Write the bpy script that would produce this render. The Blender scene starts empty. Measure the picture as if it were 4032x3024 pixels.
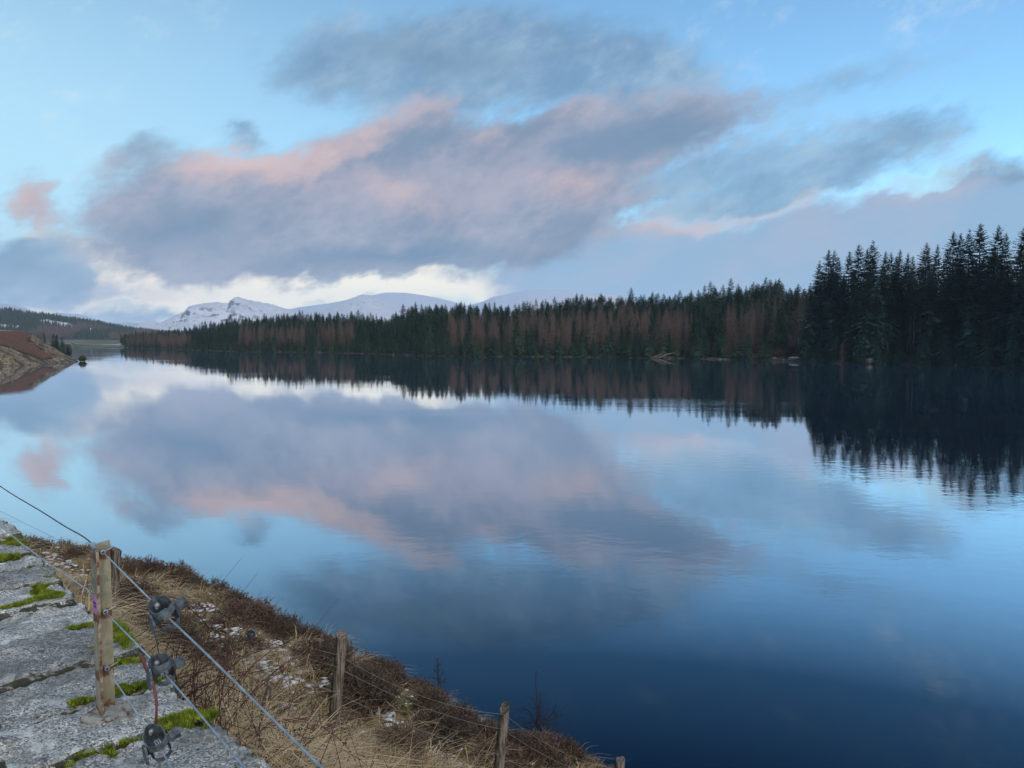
import bpy, math, random
import numpy as np
from mathutils import Vector, Matrix, noise as mnoise
R=math.radians
sc=bpy.context.scene
col=sc.collection
# ------------------------------------------------------------------ camera
cd=bpy.data.cameras.new('camera'); cam=bpy.data.objects.new('camera',cd); col.objects.link(cam)
cam.location=(0,0,8.0); cam.rotation_euler=(R(90-3.514),0,0)
cd.sensor_width=36; cd.lens=27.05; cd.clip_start=0.05; cd.clip_end=40000
sc.camera=cam
sc.view_settings.view_transform='Standard'; sc.view_settings.look='None'
sc.view_settings.exposure=1.0; sc.view_settings.gamma=1.0; sc.view_settings.use_curve_mapping=False
sc.cycles.use_denoising=True
sc.cycles.max_bounces=6; sc.cycles.diffuse_bounces=3; sc.cycles.glossy_bounces=3; sc.cycles.volume_bounces=1
sc.cycles.transparent_max_bounces=6
# ------------------------------------------------------------------ node helper
class NT:
    def __init__(s,tree): s.t=tree; s.n=tree.nodes; s.l=tree.links
    def node(s,t,**k):
        n=s.n.new(t)
        for a,b in k.items(): setattr(n,a,b)
        return n
    def put(s,sock,v):
        if isinstance(v,bpy.types.NodeSocket): s.l.new(v,sock)
        else: sock.default_value=v
    def math(s,op,a,b=None,c=None,clamp=False):
        n=s.node('ShaderNodeMath',operation=op,use_clamp=clamp); s.put(n.inputs[0],a)
        if b is not None: s.put(n.inputs[1],b)
        if c is not None: s.put(n.inputs[2],c)
        return n.outputs[0]
    def vmath(s,op,a,b=None,scale=None):
        n=s.node('ShaderNodeVectorMath',operation=op); s.put(n.inputs[0],a)
        if b is not None: s.put(n.inputs[1],b)
        if scale is not None: s.put(n.inputs['Scale'],scale)
        return n.outputs['Value'] if op in('LENGTH','DOT_PRODUCT') else n.outputs[0]
    def noise(s,vec,scale,detail=4,rough=.55,out='Fac',dist=0.0):
        n=s.node('ShaderNodeTexNoise'); s.put(n.inputs['Vector'],vec); s.put(n.inputs['Scale'],scale)
        n.inputs['Detail'].default_value=detail; n.inputs['Roughness'].default_value=rough; n.inputs['Distortion'].default_value=dist
        return n.outputs[out]
    def smooth(s,v,lo,hi,a=0.0,b=1.0):
        n=s.node('ShaderNodeMapRange',interpolation_type='SMOOTHSTEP')
        s.put(n.inputs[0],v); s.put(n.inputs[1],lo); s.put(n.inputs[2],hi); s.put(n.inputs[3],a); s.put(n.inputs[4],b)
        return n.outputs[0]
    def mix(s,f,a,b,blend='MIX'):
        n=s.node('ShaderNodeMix',data_type='RGBA',blend_type=blend); n.clamp_factor=True
        s.put(n.inputs[0],f); s.put(n.inputs[6],a); s.put(n.inputs[7],b)
        return n.outputs[2]
def srgb(r,g,b):
    f=lambda c:(c/255/12.92) if c<=10 else ((c/255+.055)/1.055)**2.4
    return (f(r),f(g),f(b),1.0)
# ------------------------------------------------------------------ sky: Nishita + cloud layers (azimuth, elevation in degrees; 0 = north over the loch)
CREAM=[(-26.0,4.21,4.2,3.28,0,1.5),(-16.85,3.12,14.66,1.93,2,1.3),(-3.63,3.66,10.32,1.66,4,1.2),(1.16,4.08,4.48,1.24,14,1.0),(-24.37,2.1,10.08,0.9,2,1),(-30.58,1.75,4.54,0.62,3,0.9),(-29.29,6.0,2.02,1.59,0,0.6),(-31.93,6.55,2.23,1.52,0,0.5),(-22.0,4.28,4.38,1.52,0,0.9),(-11.69,4.26,8.72,1.38,3,0.6)]
STRATUS=[(21.04,4.85,25.22,5.86,2,1.3),(32.57,7.62,9.94,3.79,5,1.1),(13.26,4.07,17.31,3.1,0,1),(5.59,6.17,8.91,3.1,0,1),(35.48,4.65,13.2,6.9,0,1)]
BLUE=[(-31.11,4.88,6.48,3.79,5,1.1),(-32.99,3.65,4.94,3.1,0,1.1),(-29.53,2.6,5.75,1.24,0,0.6),(-7.57,18.57,13.64,3.62,5,0.95),(3.16,19.87,13.08,3.28,-4,0.9),(-13.43,18.54,6.32,2.76,8,0.7),(11.76,18.36,7.04,2.76,-12,0.8),(-0.87,21.33,17.93,2.76,0,0.45),(-3.58,16.75,8.94,2.41,8,0.75),(2.5,17.52,8.95,2.41,8,0.7),(8.18,17.07,6.8,2.07,4,0.6),(21.78,10.96,10.33,1.9,8,1.0),(25.98,12.78,5.1,1.79,12,0.75),(17.6,9.7,10.69,1.9,8,1.0),(32.24,10.36,4.44,1.52,0,1.0),(22.24,16.16,10.29,1.72,8,0.6),(27.56,14.0,7.08,2.07,8,0.4),(13.78,12.23,10.95,2.41,8,0.62),(19.37,12.79,8.31,2.07,10,0.45),(11.54,10.76,7.39,2.07,8,0.5),(-26.22,1.21,5.69,0.97,3,1),(-13.0,3.84,2.67,0.76,8,0.8),(-10.03,4.35,3.72,0.9,0,0.7),(-3.28,4.27,4.47,0.9,3,0.7),(-12.37,2.42,4.68,0.48,5,0.5),(-26.05,12.06,3.0,1.59,14,1.05),(-19.34,13.84,1.85,1.38,0,0.85)]
MAIN=[(-24.78,7.9,6.39,6.03,8,1),(-17.99,8.59,10.98,5.52,5,1.1),(-9.64,9.87,12.86,6.21,10,1.1),(-0.88,10.33,12.41,5.86,14,1.1),(5.57,9.63,8.57,4.14,14,0.8),(-15.23,5.11,12.51,2.14,3,1),(-4.98,6.34,14.75,2.48,4,1),(1.49,13.05,10.34,3.79,22,1),(10.51,14.7,9.78,3.1,6,1.2),(-6.94,14.37,5.81,2.76,28,0.8),(-11.56,13.88,4.7,2.07,25,0.5),(-32.35,8.48,2.63,2.0,-8,0.9)]
MAUVE=[(-0.88,10.98,14.48,5.17,12,1),(-13.55,10.68,9.97,3.45,8,0.7),(25.26,8.77,12.1,2.41,5,0.5),(16.43,5.47,16.33,4.14,0,0.45)]
PINK=[(-32.63,8.59,3.59,2.76,-8,1.25),(-18.84,12.05,6.1,1.72,8,0.95),(-21.83,11.35,5.01,1.55,8,0.4),(-14.47,12.93,6.28,1.59,14,0.65),(-10.25,14.68,5.06,2.07,26,0.75),(-5.93,15.78,3.77,1.9,10,0.7),(-15.46,10.75,9.2,2.76,8,0.35),(4.55,10.78,4.46,2.28,5,0.95),(-6.98,9.61,6.15,1.93,-25,0.7),(10.92,8.08,6.73,1.03,5,0.8),(17.93,8.59,8.4,0.83,8,0.8),(-1.56,14.16,3.79,1.24,10,0.7),(29.26,9.75,5.77,1.38,5,0.5),(32.51,16.21,3.32,2.07,0,0.3),(-25.2,2.71,7.87,0.9,2,0.6),(4.52,15.97,4.12,1.38,12,0.5)]
DARK=[(10.51,14.39,9.11,2.41,6,1.05),(-4.9,19.25,10.29,2.41,-5,0.7),(-23.39,7.08,7.4,2.76,6,0.75),(-8.69,5.57,16.3,1.45,4,0.9),(-32.0,4.26,4.45,2.07,0,0.5),(4.87,12.85,4.8,2.07,10,0.5)]
GAP=[(13.18,9.36,6.66,0.83,8,0.8),(29.24,10.34,4.91,0.55,5,0.9),(9.9,10.98,4.4,1.17,10,0.4),(19.45,9.14,6.39,0.52,8,0.8)]
SUN_EL,SUN_AZ=32.0,152.0       # veiled light from behind the right shoulder: the posts are brighter on that side
w=bpy.data.worlds.new('World'); sc.world=w; w.use_nodes=True
N=NT(w.node_tree); N.n.clear()
tc=N.node('ShaderNodeTexCoord').outputs['Generated']
sx=N.node('ShaderNodeSeparateXYZ'); N.put(sx.inputs[0],tc); dx,dy,dz=sx.outputs
az=N.math('MULTIPLY',N.math('ARCTAN2',dx,dy),57.29578)
el=N.math('MULTIPLY',N.math('ARCSINE',dz),57.29578)
# noise space: flattened towards the horizon, streaks climbing gently to the east
zz=N.math('MULTIPLY_ADD',dx,-0.30,dz)
nv=N.node('ShaderNodeCombineXYZ'); N.put(nv.inputs[0],dx); N.put(nv.inputs[1],dy); N.put(nv.inputs[2],N.math('MULTIPLY',zz,1.75)); nv=nv.outputs[0]
w1=N.vmath('SUBTRACT',N.noise(nv,5.0,3,.5,'Color'),(.5,.5,.5))
w2=N.vmath('SUBTRACT',N.noise(nv,22.0,5,.6,'Color'),(.5,.5,.5))
pae=N.node('ShaderNodeCombineXYZ'); N.put(pae.inputs[0],az); N.put(pae.inputs[1],el); pae=pae.outputs[0]
warp=N.vmath('ADD',N.vmath('MULTIPLY',w1,(5.5,2.8,0)),N.vmath('MULTIPLY',w2,(3.6,2.8,0)))
pw=N.vmath('ADD',pae,warp)
def blobs(lst,vec):
    acc=0.0
    for (a,e,rx,ry,rot,amp) in lst:
        m=N.node('ShaderNodeMapping',vector_type='TEXTURE'); N.put(m.inputs[0],vec)
        m.inputs['Location'].default_value=(a,e,0); m.inputs['Rotation'].default_value=(0,0,R(rot)); m.inputs['Scale'].default_value=(rx,ry,1)
        g=N.node('ShaderNodeTexGradient',gradient_type='SPHERICAL'); N.put(g.inputs[0],m.outputs[0])
        acc=N.math('MULTIPLY_ADD',g.outputs['Fac'],amp,acc)
    return acc
fb=N.noise(nv,8.0,8,.66); fb2=N.noise(nv,34.0,6,.66); fb3=N.noise(nv,4.0,4,.5); fb4=N.noise(nv,90.0,4,.6)
fbs=N.math('SUBTRACT',N.math('MULTIPLY_ADD',fb4,.22,N.math('MULTIPLY_ADD',fb2,0.5,fb)),.86)     # about -.5 .. .5
def cover(D,lo,hi,k):
    d=N.math('MULTIPLY_ADD',N.math('MULTIPLY',fbs,N.smooth(D,0.0,.30)),k,D)
    return N.smooth(d,lo,hi)
sky=N.node('ShaderNodeTexSky',sky_type='NISHITA'); sky.sun_disc=False
sky.sun_elevation=R(SUN_EL); sky.sun_rotation=R(-SUN_AZ); sky.air_density=1.0; sky.dust_density=0.15; sky.ozone_density=2.0; sky.altitude=260
STR=0.1
def C(r,g,b,k=0.5): c=srgb(r,g,b); return (c[0]*k/STR,c[1]*k/STR,c[2]*k/STR,1)
base=N.mix(1.0,sky.outputs[0],(0.68,0.90,0.90,1),"MULTIPLY")
# thin bright veil on the sunset (western) side of the clear sky
veil=N.math("MULTIPLY",N.math("MULTIPLY",N.smooth(az,-42,16,1.0,0.0),N.smooth(el,6,36,1.0,0.0)),.92)
base=N.mix(veil,base,C(196,241,262))
# pale air low over the hills
low=N.smooth(el,0.0,8.5,1.0,0.0)
c=N.mix(N.math('MULTIPLY',low,.92),base,C(208,220,228))
creamA=N.smooth(N.math('MULTIPLY_ADD',fbs,.9,blobs(CREAM,pw)),.0,.8)
c=N.mix(N.math('MULTIPLY',creamA,1.0),c,N.mix(fb3,C(252,236,214,.64),C(244,246,230,.64)))
stratA=N.smooth(N.math('MULTIPLY_ADD',fbs,.35,blobs(STRATUS,pw)),.12,.62)
c=N.mix(N.math('MULTIPLY',stratA,.96),c,N.mix(N.smooth(fb,.35,.65),C(146,183,216),C(164,186,213)))
gapA=N.smooth(N.math('MULTIPLY_ADD',fbs,.4,blobs(GAP,pw)),.1,.6)
c=N.mix(N.math('MULTIPLY',gapA,.75),c,C(188,228,246))
# broken cloud over the rest of the dome, out past the frame
far=N.math('MAXIMUM',N.smooth(N.math('ABSOLUTE',az),40,62),N.smooth(el,29,42))
rest=N.math('MULTIPLY',N.smooth(fb,.47,.60),far)
c=N.mix(N.math('MULTIPLY',rest,.85),c,N.mix(fb2,C(146,156,188),C(178,178,206)))
blueA=cover(blobs(BLUE,pw),.0,.95,1.2)
c=N.mix(N.math('MULTIPLY',blueA,.84),c,N.mix(N.smooth(N.math('MULTIPLY_ADD',fb2,.22,N.math('MULTIPLY',fb,.78)),.38,.64),C(114,149,182),C(158,186,210)))
mainA=cover(blobs(MAIN,pw),.02,.82,1.2)
c=N.mix(N.math('MULTIPLY',mainA,.97),c,N.mix(N.smooth(N.math('MULTIPLY_ADD',fb2,.22,N.math('MULTIPLY',fb,.78)),.36,.64),C(126,147,173),C(174,178,196)))
mauA=N.math('MULTIPLY',cover(blobs(MAUVE,pw),.05,1.0,.5),N.math('MAXIMUM',mainA,stratA))
c=N.mix(N.math('MULTIPLY',mauA,.30),c,C(186,172,188))
darkA=N.math('MULTIPLY',cover(blobs(DARK,pw),.05,.95,.8),N.math('MAXIMUM',mainA,blueA))
c=N.mix(N.math('MULTIPLY',darkA,.80),c,C(108,143,174))
pinkA=cover(blobs(PINK,pw),.0,1.5,1.15)
pinkA=N.math('MULTIPLY',pinkA,N.smooth(N.math('MAXIMUM',N.math('MAXIMUM',mainA,stratA),N.math('MAXIMUM',blueA,creamA)),.0,.5))
c=N.mix(N.math('MULTIPLY',pinkA,.78),c,N.mix(fb2,C(232,192,186),C(234,206,200)))
bg=N.node('ShaderNodeBackground'); N.put(bg.inputs[0],c); bg.inputs[1].default_value=STR
wo=N.node('ShaderNodeOutputWorld'); N.l.new(bg.outputs[0],wo.inputs[0])
w.cycles.sampling_method='MANUAL'; w.cycles.sample_map_resolution=512
# ------------------------------------------------------------------ sun: broad soft lamp, moved right of the real sun to light the bank
sl=bpy.data.lights.new('sun','SUN'); sl.energy=1.4; sl.angle=R(60); sl.color=(1.0,.88,.76)
so=bpy.data.objects.new('sun',sl); col.objects.link(so)
sd=Vector((math.sin(R(SUN_AZ))*math.cos(R(SUN_EL)),math.cos(R(SUN_AZ))*math.cos(R(SUN_EL)),math.sin(R(SUN_EL))))
so.rotation_euler=sd.to_track_quat('Z','Y').to_euler()
# ================================================================== helpers
def setp(o,label=None,cat=None,group=None,kind=None):
    if label: o['label']=label
    if cat: o['category']=cat
    if group: o['group']=group
    if kind: o['kind']=kind
    return o
def mesh(name,v,f,mats=(),smooth=False,mi=None):
    me=bpy.data.meshes.new(name)
    v=np.asarray(v,dtype=np.float32)
    if isinstance(f,np.ndarray):
        n,k=f.shape
        me.vertices.add(len(v)); me.vertices.foreach_set('co',v.ravel())
        me.loops.add(n*k); me.loops.foreach_set('vertex_index',f.astype(np.int32).ravel())
        me.polygons.add(n); me.polygons.foreach_set('loop_start',np.arange(0,n*k,k,dtype=np.int32))
        me.update(calc_edges=True); me.validate()
    else:
        me.from_pydata(v.tolist(),[],f)
    for m in mats: me.materials.append(m)
    if mi is not None: me.polygons.foreach_set('material_index',np.asarray(mi,dtype=np.int32))
    if smooth: me.polygons.foreach_set('use_smooth',[True]*len(me.polygons))
    return me
def obj(name,me,parent=None,loc=None):
    o=bpy.data.objects.new(name,me); col.objects.link(o)
    if parent is not None: o.parent=parent
    if loc is not None: o.location=loc
    return o
def empty(name,loc=(0,0,0),label=None,cat=None,group=None):
    o=bpy.data.objects.new(name,None); col.objects.link(o); o.location=loc; o.empty_display_size=.2
    return setp(o,label,cat,group)
class MB:
    """collects pieces of one mesh"""
    def __init__(s): s.v=[]; s.f=[]; s.n=0; s.mi=[]
    def add(s,v,f,mi=0):
        s.v.append(np.asarray(v,float).reshape(-1,3)); s.f+= [tuple(int(i)+s.n for i in q) for q in f]; s.n+=len(s.v[-1]); s.mi+=[mi]*len(f)
    def mesh(s,name,mats,smooth=False): return mesh(name,np.concatenate(s.v),s.f,mats,smooth,s.mi)
def tube_data(P,r,sides=5,cap=True):
    P=np.asarray(P,float); n=len(P); r=np.broadcast_to(np.asarray(r,float),(n,))
    T=np.gradient(P,axis=0); T/=np.linalg.norm(T,axis=1)[:,None]+1e-12
    a=np.array([0,0,1.]) if abs(T[0,2])<.9 else np.array([1.,0,0])
    V=[]; u=np.cross(T[0],a); u/=np.linalg.norm(u)
    ang=np.arange(sides)*2*math.pi/sides
    for i in range(n):
        u=u-T[i]*np.dot(u,T[i]); u/=np.linalg.norm(u)+1e-12; w_=np.cross(T[i],u)
        V.append(P[i]+r[i]*(np.cos(ang)[:,None]*u+np.sin(ang)[:,None]*w_))
    F=[]
    for i in range(n-1):
        for k in range(sides):
            k2=(k+1)%sides; F.append((i*sides+k,i*sides+k2,(i+1)*sides+k2,(i+1)*sides+k))
    if cap: F.append(tuple(range(sides-1,-1,-1))); F.append(tuple((n-1)*sides+k for k in range(sides)))
    return np.concatenate(V),F
def box_data(c,size,M=None):
    s=np.array(size)/2.; v=np.array([[x,y,z] for x in(-1,1) for y in(-1,1) for z in(-1,1)],float)*s
    if M is not None: v=v@np.array(M).T
    v=v+np.array(c); f=[(0,1,3,2),(4,6,7,5),(0,4,5,1),(2,3,7,6),(0,2,6,4),(1,5,7,3)]
    return v,f
def vnoise(x,y,seed=0):
    """smooth value noise on arrays, about -1..1"""
    xi=np.floor(x).astype(np.int64); yi=np.floor(y).astype(np.int64); fx=x-xi; fy=y-yi
    def h(a,b):
        q=(a*374761393+b*668265263+seed*1442695041)&0xffffffff
        q=((q^(q>>13))*1274126177)&0xffffffff
        return ((q^(q>>16))&0xffff)/32767.5-1
    sx_=fx*fx*(3-2*fx); sy_=fy*fy*(3-2*fy)
    a=h(xi,yi)*(1-sx_)+h(xi+1,yi)*sx_; b=h(xi,yi+1)*(1-sx_)+h(xi+1,yi+1)*sx_
    return a*(1-sy_)+b*sy_
def fbm(x,y,seed=0,oct=5,gain=.5,ridge=False):
    s=0;a=1;t=0
    for i in range(oct):
        n=vnoise(x*2**i+i*17.3,y*2**i-i*9.1,seed+i)
        s=s+a*((1-2*np.abs(n)) if ridge else n); t+=a; a*=gain
    return s/t
def grid_faces(nu,nv):
    i=np.arange(nu-1)[:,None]*nv+np.arange(nv-1)[None,:]
    return np.stack([i,i+nv,i+nv+1,i+1],-1).reshape(-1,4)
def inpoly(px,py,poly):
    r=np.zeros(px.shape,bool); n=len(poly)
    for i in range(n):
        x1,y1=poly[i]; x2,y2=poly[i-1]
        c_=((y1>py)!=(y2>py))&(px<(x2-x1)*(py-y1)/((y2-y1)+1e-12)+x1); r^=c_
    return r
def mat(name,rough=.9,spec=.2):
    m=bpy.data.materials.new(name); m.use_nodes=True; n=NT(m.node_tree); b=m.node_tree.nodes['Principled BSDF']
    b.inputs['Roughness'].default_value=rough; b.inputs['Specular IOR Level'].default_value=spec
    return m,n,b
def ocoord(n): return n.node('ShaderNodeTexCoord').outputs['Object']
def wcoord(n): return n.node('ShaderNodeNewGeometry').outputs['Position']
def orand(n): return n.node('ShaderNodeObjectInfo').outputs['Random']
def ramp(n,f,stops):
    cr=n.node('ShaderNodeValToRGB'); n.put(cr.inputs[0],f); e=cr.color_ramp.elements
    e[0].position,e[0].color=stops[0][0],(*stops[0][1],1); e[1].position,e[1].color=stops[-1][0],(*stops[-1][1],1)
    for p_,c_ in stops[1:-1]: q=e.new(p_); q.color=(*c_,1)
    return cr.outputs[0]
def bump(n,b,h,dist,strength=1.0):
    q=n.node('ShaderNodeBump'); q.inputs['Strength'].default_value=strength; q.inputs['Distance'].default_value=dist
    n.put(q.inputs['Height'],h); n.l.new(q.outputs[0],b.inputs['Normal'])
def simple_mat(name,c1,c2,scale=8,rough=.9,spec=.2,detail=4):
    m,n,b=mat(name,rough,spec); f=n.smooth(n.noise(wcoord(n),scale,detail,.6),.3,.7); n.put(b.inputs['Base Color'],n.mix(f,(*c1,1),(*c2,1))); return m
def plant_mat(name,stops,scale=3.0,k=.35,rough=.85):
    """colour picked per plant, with a little spread inside it"""
    m,n,b=mat(name,rough,.12)
    f=n.math('ADD',n.math('MULTIPLY',orand(n),1-k),n.math('MULTIPLY',n.noise(wcoord(n),scale,2),k))
    n.put(b.inputs['Base Color'],ramp(n,f,stops)); return m
def scatter(name,P,rot,scl,idx,protos,label=None,kind='stuff',parent=None):
    """one object: points instancing the prototypes through geometry nodes"""
    P=np.asarray(P,np.float32); n=len(P)
    me=bpy.data.meshes.new(name); me.vertices.add(n); me.vertices.foreach_set('co',P.ravel())
    a=me.attributes.new('rot','FLOAT_VECTOR','POINT'); a.data.foreach_set('vector',np.asarray(rot,np.float32).ravel())
    a=me.attributes.new('scl','FLOAT_VECTOR','POINT'); s_=np.asarray(scl,np.float32); s_=np.repeat(s_[:,None],3,1) if s_.ndim==1 else s_; a.data.foreach_set('vector',s_.ravel())
    a=me.attributes.new('idx','INT','POINT'); a.data.foreach_set('value',np.asarray(idx,np.int32))
    o=obj(name,me,parent); o['kind']=kind
    if label: o['label']=label
    g=bpy.data.node_groups.new(name,'GeometryNodeTree')
    g.interface.new_socket('Geometry',in_out='INPUT',socket_type='NodeSocketGeometry'); g.interface.new_socket('Geometry',in_out='OUTPUT',socket_type='NodeSocketGeometry')
    gi=g.nodes.new('NodeGroupInput'); go=g.nodes.new('NodeGroupOutput'); ip=g.nodes.new('GeometryNodeInstanceOnPoints'); jn=g.nodes.new('GeometryNodeJoinGeometry')
    for p_ in reversed(protos):
        oi=g.nodes.new('GeometryNodeObjectInfo'); oi.inputs['Object'].default_value=p_; oi.inputs['As Instance'].default_value=True
        g.links.new(oi.outputs['Geometry'],jn.inputs[0])
    def na(nm,t):
        q=g.nodes.new('GeometryNodeInputNamedAttribute'); q.data_type=t; q.inputs[0].default_value=nm; return q.outputs[0]
    g.links.new(gi.outputs[0],ip.inputs['Points']); g.links.new(jn.outputs[0],ip.inputs['Instance'])
    ip.inputs['Pick Instance'].default_value=True
    g.links.new(na('idx','INT'),ip.inputs['Instance Index']); g.links.new(na('rot','FLOAT_VECTOR'),ip.inputs['Rotation']); g.links.new(na('scl','FLOAT_VECTOR'),ip.inputs['Scale'])
    g.links.new(ip.outputs[0],go.inputs[0])
    md=o.modifiers.new('scatter','NODES'); md.node_group=g
    return o
def proto(name,me): return bpy.data.objects.new(name+'_source',me)
# ================================================================== water
wm=bpy.data.materials.new('loch_water'); wm.use_nodes=True; W=NT(wm.node_tree); W.n.clear()
pos=wcoord(W)
lw=W.node('ShaderNodeLayerWeight'); lw.inputs[0].default_value=.5
cosv=W.math('SUBTRACT',1.0,lw.outputs['Facing'])
refl=ramp(W,cosv,[(0,(.97,.97,.98)),(.14,(.80,.84,.87)),(.276,(.46,.52,.57)),(.39,(.085,.125,.16)),(.5,(.016,.032,.052)),(1,(.008,.015,.024))])
rip=W.noise(W.vmath('MULTIPLY',pos,(1.0,1.6,1.0)),.9,3,.55)
rip2=W.noise(W.vmath('MULTIPLY',pos,(.35,.9,1.0)),.32,2,.5)
pxs=W.node('ShaderNodeSeparateXYZ'); W.put(pxs.inputs[0],pos)
patch=W.math('MULTIPLY',W.smooth(W.noise(W.vmath('MULTIPLY',pos,(.014,.03,1.0)),1.0,4,.6),.42,.66),W.smooth(W.math('SUBTRACT',pxs.outputs[0],W.math('MULTIPLY',pxs.outputs[1],.12)),-40,60,.25,1.0))   # the breeze reaches the eastern side
hgt=W.math('ADD',W.math('MULTIPLY',rip,W.math('MULTIPLY_ADD',patch,1.9,.10)),W.math('MULTIPLY',rip2,W.math('MULTIPLY_ADD',patch,.5,.28)))
wb=W.node('ShaderNodeBump'); wb.inputs['Strength'].default_value=1.0; wb.inputs['Distance'].default_value=.010; W.put(wb.inputs['Height'],hgt)
gl=W.node('ShaderNodeBsdfGlossy'); W.put(gl.inputs[0],refl); gl.inputs['Roughness'].default_value=.018; W.l.new(wb.outputs[0],gl.inputs['Normal'])
df=W.node('ShaderNodeBsdfDiffuse'); df.inputs[0].default_value=(.0025,.006,.011,1)
ad=W.node('ShaderNodeAddShader'); W.l.new(gl.outputs[0],ad.inputs[0]); W.l.new(df.outputs[0],ad.inputs[1])
oo=W.node('ShaderNodeOutputMaterial'); W.l.new(ad.outputs[0],oo.inputs[0])
ang=np.arange(96)*2*math.pi/96; wr=3200.0
wv=[(0,400,0)]+[(wr*math.cos(a),400+wr*math.sin(a),0) for a in ang]
setp(obj('water',mesh('water',wv,[(0,1+i,1+(i+1)%96) for i in range(96)],[wm])),'still dark loch water mirroring the clouds',kind='structure')
# ================================================================== far-shore terrain (polar survey: bearing in degrees, distance in metres)
SH=[(-60,400),(-30.2,400),(-29.75,430),(-29.6,640),(-27.2,650),(-26.87,633),(-26,601),(-23.5,530),(-20.2,446),(-15.07,406),(-10.6,369),(-6.4,322),(-2.66,312),(2.93,308),(7.2,298),(11.5,291),(15.9,280),(19.7,272),(23.2,256),(25,253),(29,244),(33.7,226),(40,205),(60,190)]
RZ=[(-60,6),(-30,3),(-27,2),(-26,2),(-23.4,3.5),(-21.8,5),(-18.5,8),(-15.9,9.5),(-13.3,8.5),(-10.6,6),(-9,5),(-7.9,9),(-6.5,10.5),(-3.6,10.5),(-1.2,10),(2.9,11),(5.8,13.5),(10,13),(13.5,14.2),(15.6,16),(16.9,17),(18.6,18.5),(20,14),(23,13),(28,14),(34,15),(60,16)]
LH=[(-60,1.7),(-37.28,1.79),(-33.54,1.72),(-32.92,1.78),(-32.62,1.63),(-31.54,1.52),(-30.69,1.41),(-29.46,1.2),(-28.23,1.01),(-27.32,0.79),(-26.27,0.59),(-25.0,0.44),(-23.44,0.28),(-20,0.1),(60,0.1)]
ip_=lambda T,a:np.interp(a,[q[0] for q in T],[q[1] for q in T])
RIDGE_R=2100.0
def terrain_z(a,r):
    """ground height at bearing a (deg), distance r"""
    a=np.asarray(a,float); r=np.asarray(r,float)
    x=r*np.sin(np.radians(a)); y=r*np.cos(np.radians(a))
    S=ip_(SH,a)+4*vnoise(a*1.7,a*0+3.1,5)+1.2*vnoise(a*7,a*0+8,6); t=r-S
    Zr=ip_(RZ,a)
    inl=(a<-26.9)
    up=np.where(inl,np.clip(t/160,0,1),np.clip(t/105,0,1))
    z=np.where(t<0,-3*np.clip(-t/8,0,1),.35*np.clip(t/2,0,1)+Zr*np.where(inl,up,(.25*up+.75*up*up*(3-2*up))))
    z=z+np.clip(t/25,0,1)*.9*fbm(x/18,y/18,3,3)
    grove=np.clip((a-20.5)/2,0,1); z=z+grove*np.clip(t/10,0,1)*1.6
    # wooded hill across the head of the loch
    rz=8+RIDGE_R*np.tan(np.radians(ip_(LH,a)))-7
    g=np.clip((r-1640)/(RIDGE_R-1640),0,2.2); prof=np.where(g<1,g**1.1,1-(g-1)*.5)
    z=np.where(r>880,np.maximum(z*np.clip((1300-r)/400,0,1)+(1-np.clip((1300-r)/400,0,1))*4,0)+np.clip(prof,0,1)*np.maximum(rz-4,0),z)
    return z,t,S
na_,ra=601,np.concatenate([np.linspace(186,700,190),np.geomspace(706,2700,110)])
aa=np.linspace(-52,52,na_); A,Rr=np.meshgrid(aa,ra,indexing='ij')
Z,T_,_S=terrain_z(A,Rr)
SNOWPOLY=[[(-31.54,1.13),(-30.7,1.04),(-29.88,.88),(-29.72,.73),(-29.32,.65),(-29.72,.57),(-29.96,.57),(-30.55,.7),(-31.3,.81),(-31.48,.98)],[(-28.95,.52),(-28.51,.58),(-28.34,.46),(-28.51,.33),(-28.79,.38)],[(-28.1,.29),(-27.45,.05),(-27.48,-.02),(-28.04,.17)],[(-33.57,.73),(-32.42,.69),(-32.65,.52),(-34.5,.5)],[(-31.36,.62),(-31.18,.62),(-31.22,.47),(-31.34,.47)]]
def clearing(a,r,z):
    """snow-covered clear-fell on the wooded hill: bearing / elevation outline"""
    e=np.degrees(np.arctan((z-8)/r)); m=np.zeros(np.shape(a),bool)
    j=.05*vnoise(np.asarray(a)*9,np.asarray(r)/60,11)
    for P_ in SNOWPOLY: m|=inpoly(np.asarray(a)+j,e+j*.6,P_)
    return m&(np.asarray(r)>1000)
snowm=clearing(A,Rr,Z).astype(float)
X=Rr*np.sin(np.radians(A)); Y=Rr*np.cos(np.radians(A))
tm,n,b=mat('forest_floor'); P_=wcoord(n)
at=n.node('ShaderNodeAttribute',attribute_name='zone').outputs['Vector']; sp=n.node('ShaderNodeSeparateXYZ'); n.put(sp.inputs[0],at)
nz=n.noise(P_,.12,5,.6); nf=n.noise(n.vmath('MULTIPLY',P_,(1,1,3)),.9,5,.65)
floor_=n.mix(n.smooth(nz,.35,.65),(.06,.038,.025,1),(.032,.028,.018,1))
floor_=n.mix(n.smooth(nf,.55,.68),floor_,(.10,.078,.048,1))
fieldc=n.mix(n.smooth(n.noise(n.vmath('MULTIPLY',P_,(.4,1.6,1)),.05,4,.6),.4,.6),(.15,.14,.085,1),(.075,.09,.05,1))
fieldc=n.mix(n.smooth(n.noise(n.vmath('MULTIPLY',P_,(.3,1.5,1)),.035,4,.6),.56,.64),fieldc,(.36,.37,.36,1))
shorec=n.mix(n.smooth(n.noise(P_,.7,4,.7),.46,.58),(.07,.055,.04,1),(.24,.22,.20,1))
cc=n.mix(sp.outputs[1],floor_,fieldc); cc=n.mix(sp.outputs[2],cc,shorec); cc=n.mix(sp.outputs[0],cc,n.mix(n.smooth(nf,.5,.62),(.60,.62,.65,1),(.34,.32,.29,1)))
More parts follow.
